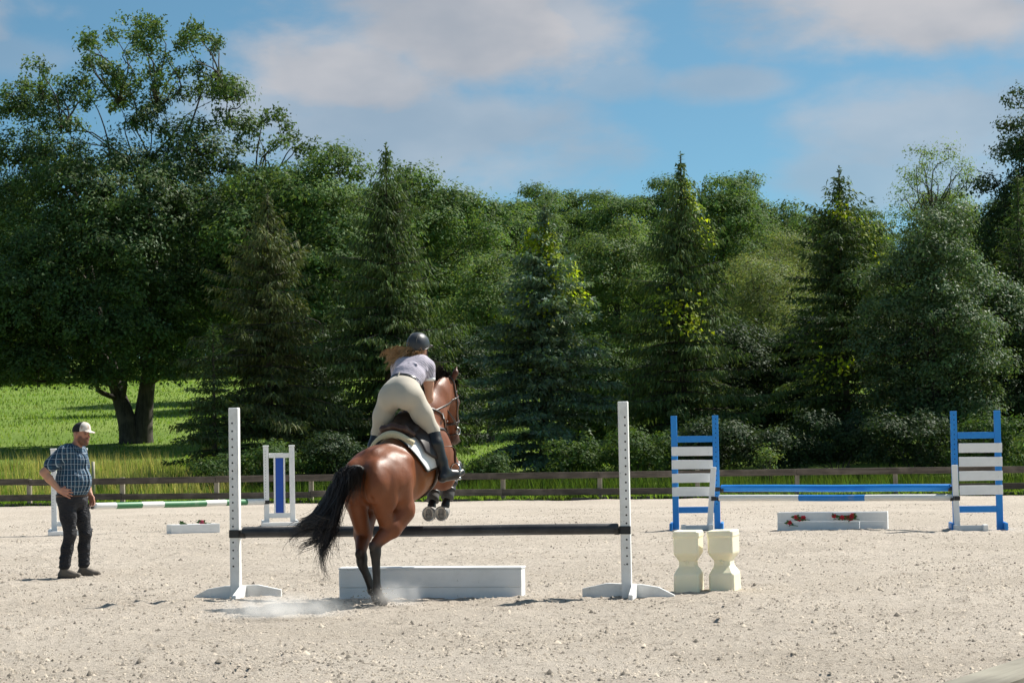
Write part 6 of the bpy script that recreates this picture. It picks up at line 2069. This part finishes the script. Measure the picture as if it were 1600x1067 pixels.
cb = np.array([-.05, 0, .94]); rc = rgm - cb; lp = cb + rc * 1.04
V = np.concatenate([lp - [0, 0, .017], lp + [0, 0, .012], cb + rc * .9 + [0, 0, .02], cb + rc * .9 - [0, 0, .02]])
i = np.arange(28); j = (i + 1) % 28
Q = np.concatenate([np.stack([a * 28 + i, a * 28 + j, b * 28 + j, b * 28 + i], 1) for a, b in ((0, 1), (1, 2), (2, 3), (3, 0))])
link('belt', mesh_np('belt', V, Q, m_simple('tan_belt', (.05, .022, .013), .5, .2), False), None, man)
M['work_boot'] = m_simple('dusty_boot_leather', (0.15, 0.125, 0.10), .8, .3, 16, .2)
for s_, yaw_ in (('R', -.30), ('L', -.25)):
    a = MJ['an' + s_]; f = np.array([math.cos(yaw_), math.sin(yaw_), 0])
    B_ = Body(a - [.2, .2, .12], a + [.4, .2, .15], .008)
    B_.cone(a + [0, 0, .03], a - f * .03 + [0, 0, -.04], .045, .042, .02)
    B_.chain([a - f * .045 + [0, 0, -.055], a + f * .10 + [0, 0, -.055], a + f * .175 + [0, 0, -.058]], [.038, .040, .032], .02, 1.0)
    B_.cone(a + [0, 0, -.01], a + f * .10 + [0, 0, -.045], .042, .036, .02)
    B_.clip((0, 0, .004), (0, 0, -1))
    bt_ = link('boot', B_.mesh('boot', M['work_boot']), None, man)
    B_ = Body(a - [.2, .2, .12], a + [.4, .2, .15], .008)
    B_.chain([a - f * .05 + [0, 0, -.085], a + f * .10 + [0, 0, -.085], a + f * .185 + [0, 0, -.085]], [.040, .044, .036], .02)
    B_.clip((0, 0, .024), (0, 0, 1)); B_.clip((0, 0, .002), (0, 0, -1))
    link('sole', B_.mesh('sole', M['strap']), None, bt_)
# cap
mcp, t = new_mat('trucker_cap')
oc = t.n('ShaderNodeTexCoord').outputs['Object']
fx = t.n('ShaderNodeVectorMath', {0: oc, 1: tuple(HF)}, operation='DOT_PRODUCT').outputs['Value']
c0 = float(HD @ HF)
nz = t.n('ShaderNodeTexNoise', {'Vector': oc, 'Scale': 30.0, 'Detail': 3.0}).outputs[0]
c = t.mix(t.ramp(nz, .5, .62), (.66, .60, .54), (.50, .36, .29))
c = t.mix(t.math('LESS_THAN', fx, c0 + .035), c, (.012, .012, .014))
finish(t, t.n('ShaderNodeBsdfPrincipled', {'Base Color': c, 'Roughness': .9}).outputs[0])
B_ = Body(HD - [.2, .2, .05], HD + [.3, .2, .22], .0075)
ya = math.atan2(HF[1], HF[0])
B_.ell(HD + [0, 0, .058], (.108, .092, .098), .02, (0, 0, ya))
B_.ell(HD + HF * .05 + [0, 0, .09], (.06, .07, .065), .03, (0, 0, ya))
B_.clip(HD + [0, 0, .045], (.05, 0, -1))
B_.ell(HD + HF * .115 + [0, 0, .050], (.068, .072, .009), .012, (0, RAD(14), ya))
link('cap', B_.mesh('cap', mcp), None, man)

# ------------------------------------------------------------------ dust kicked up by the hind hooves
def dust(name, label, loc, rad, dens, seed):
    bm = bmesh.new(); bmesh.ops.create_icosphere(bm, subdivisions=3, radius=1.0)
    for v in bm.verts: v.co = Vector((v.co.x * rad[0], v.co.y * rad[1], v.co.z * rad[2] + rad[2] * .55))
    for v in bm.verts: v.co.z = max(v.co.z, .012)
    me = bpy.data.meshes.new(name); bm.to_mesh(me); bm.free()
    m, t = new_mat(name)
    oc = t.n('ShaderNodeTexCoord').outputs['Object']
    q = t.n('ShaderNodeVectorMath', {0: oc, 1: (0, 0, -rad[2] * .35)}, operation='ADD').outputs[0]
    q = t.n('ShaderNodeVectorMath', {0: q, 1: (1 / rad[0], 1 / rad[1], 1 / rad[2])}, operation='MULTIPLY').outputs[0]
    r = t.n('ShaderNodeVectorMath', {0: q}, operation='LENGTH').outputs['Value']
    n1 = t.n('ShaderNodeTexNoise', {'Vector': oc, 'W': seed, 'Scale': 7.0, 'Detail': 4.0, 'Roughness': .6}, noise_dimensions='4D').outputs[0]
    f = t.math('MULTIPLY', t.math('SUBTRACT', t.math('ADD', t.math('MULTIPLY', n1, 1.6), -.12), r, clamp=True), t.math('SUBTRACT', 1.0, r, clamp=True))
    dn = t.math('MULTIPLY', f, dens)
    pv = t.n('ShaderNodeVolumePrincipled', {'Color': (.99, .975, .95), 'Density': dn, 'Anisotropy': .2})
    o = t.n('ShaderNodeOutputMaterial'); t.t.links.new(pv.outputs[0], o.inputs['Volume'])
    return tag(link(name, me, m, None, loc), label, 'dust', kind='stuff')


dust('dust_cloud', 'pale dust hanging over the sand behind the horse', (-2.0, 20.75, 0.0), (1.05, .55, .22), 8.0, 1.0)
dust('dust_puff', 'small puff of dust at the hind hooves', (-1.1, 21.95, 0.0), (.46, .32, .27), 7.0, 2.0)


# grains flung up round the hooves
rs = np.random.default_rng(44)
n = 260
a = rs.uniform(0, 6.28, n); d = np.abs(rs.normal(0, .22, n)) + .04
cx = -1.2 + np.cos(a) * d * 1.2 - .08; cy = 22.0 + np.sin(a) * d * .6; cz = .02 + .22 * np.exp(-(d / .22) ** 2) * rs.random(n) ** 1.5
P = oct_v[None] * rs.uniform(.003, .010, n)[:, None, None] * rs.uniform(.6, 1.4, (n, 5, 3)) + np.stack([cx, cy, cz], 1)[:, None]
Fc = np.concatenate([oct_f, [[1, 0, 2], [0, 3, 2]]])
Fc = (Fc[None] + (np.arange(n) * 5)[:, None, None]).reshape(-1, 3)
cc = np.repeat(rs.uniform(.6, 1.2, n)[:, None] * np.array([[0.50, 0.43, 0.35]]), 5, 0)
tag(link('sand_spray', mesh_np('sand_spray', P.reshape(-1, 3), Fc, mc, False, cc)), 'grains of sand flung up around the hind hooves', 'sand', kind='stuff')
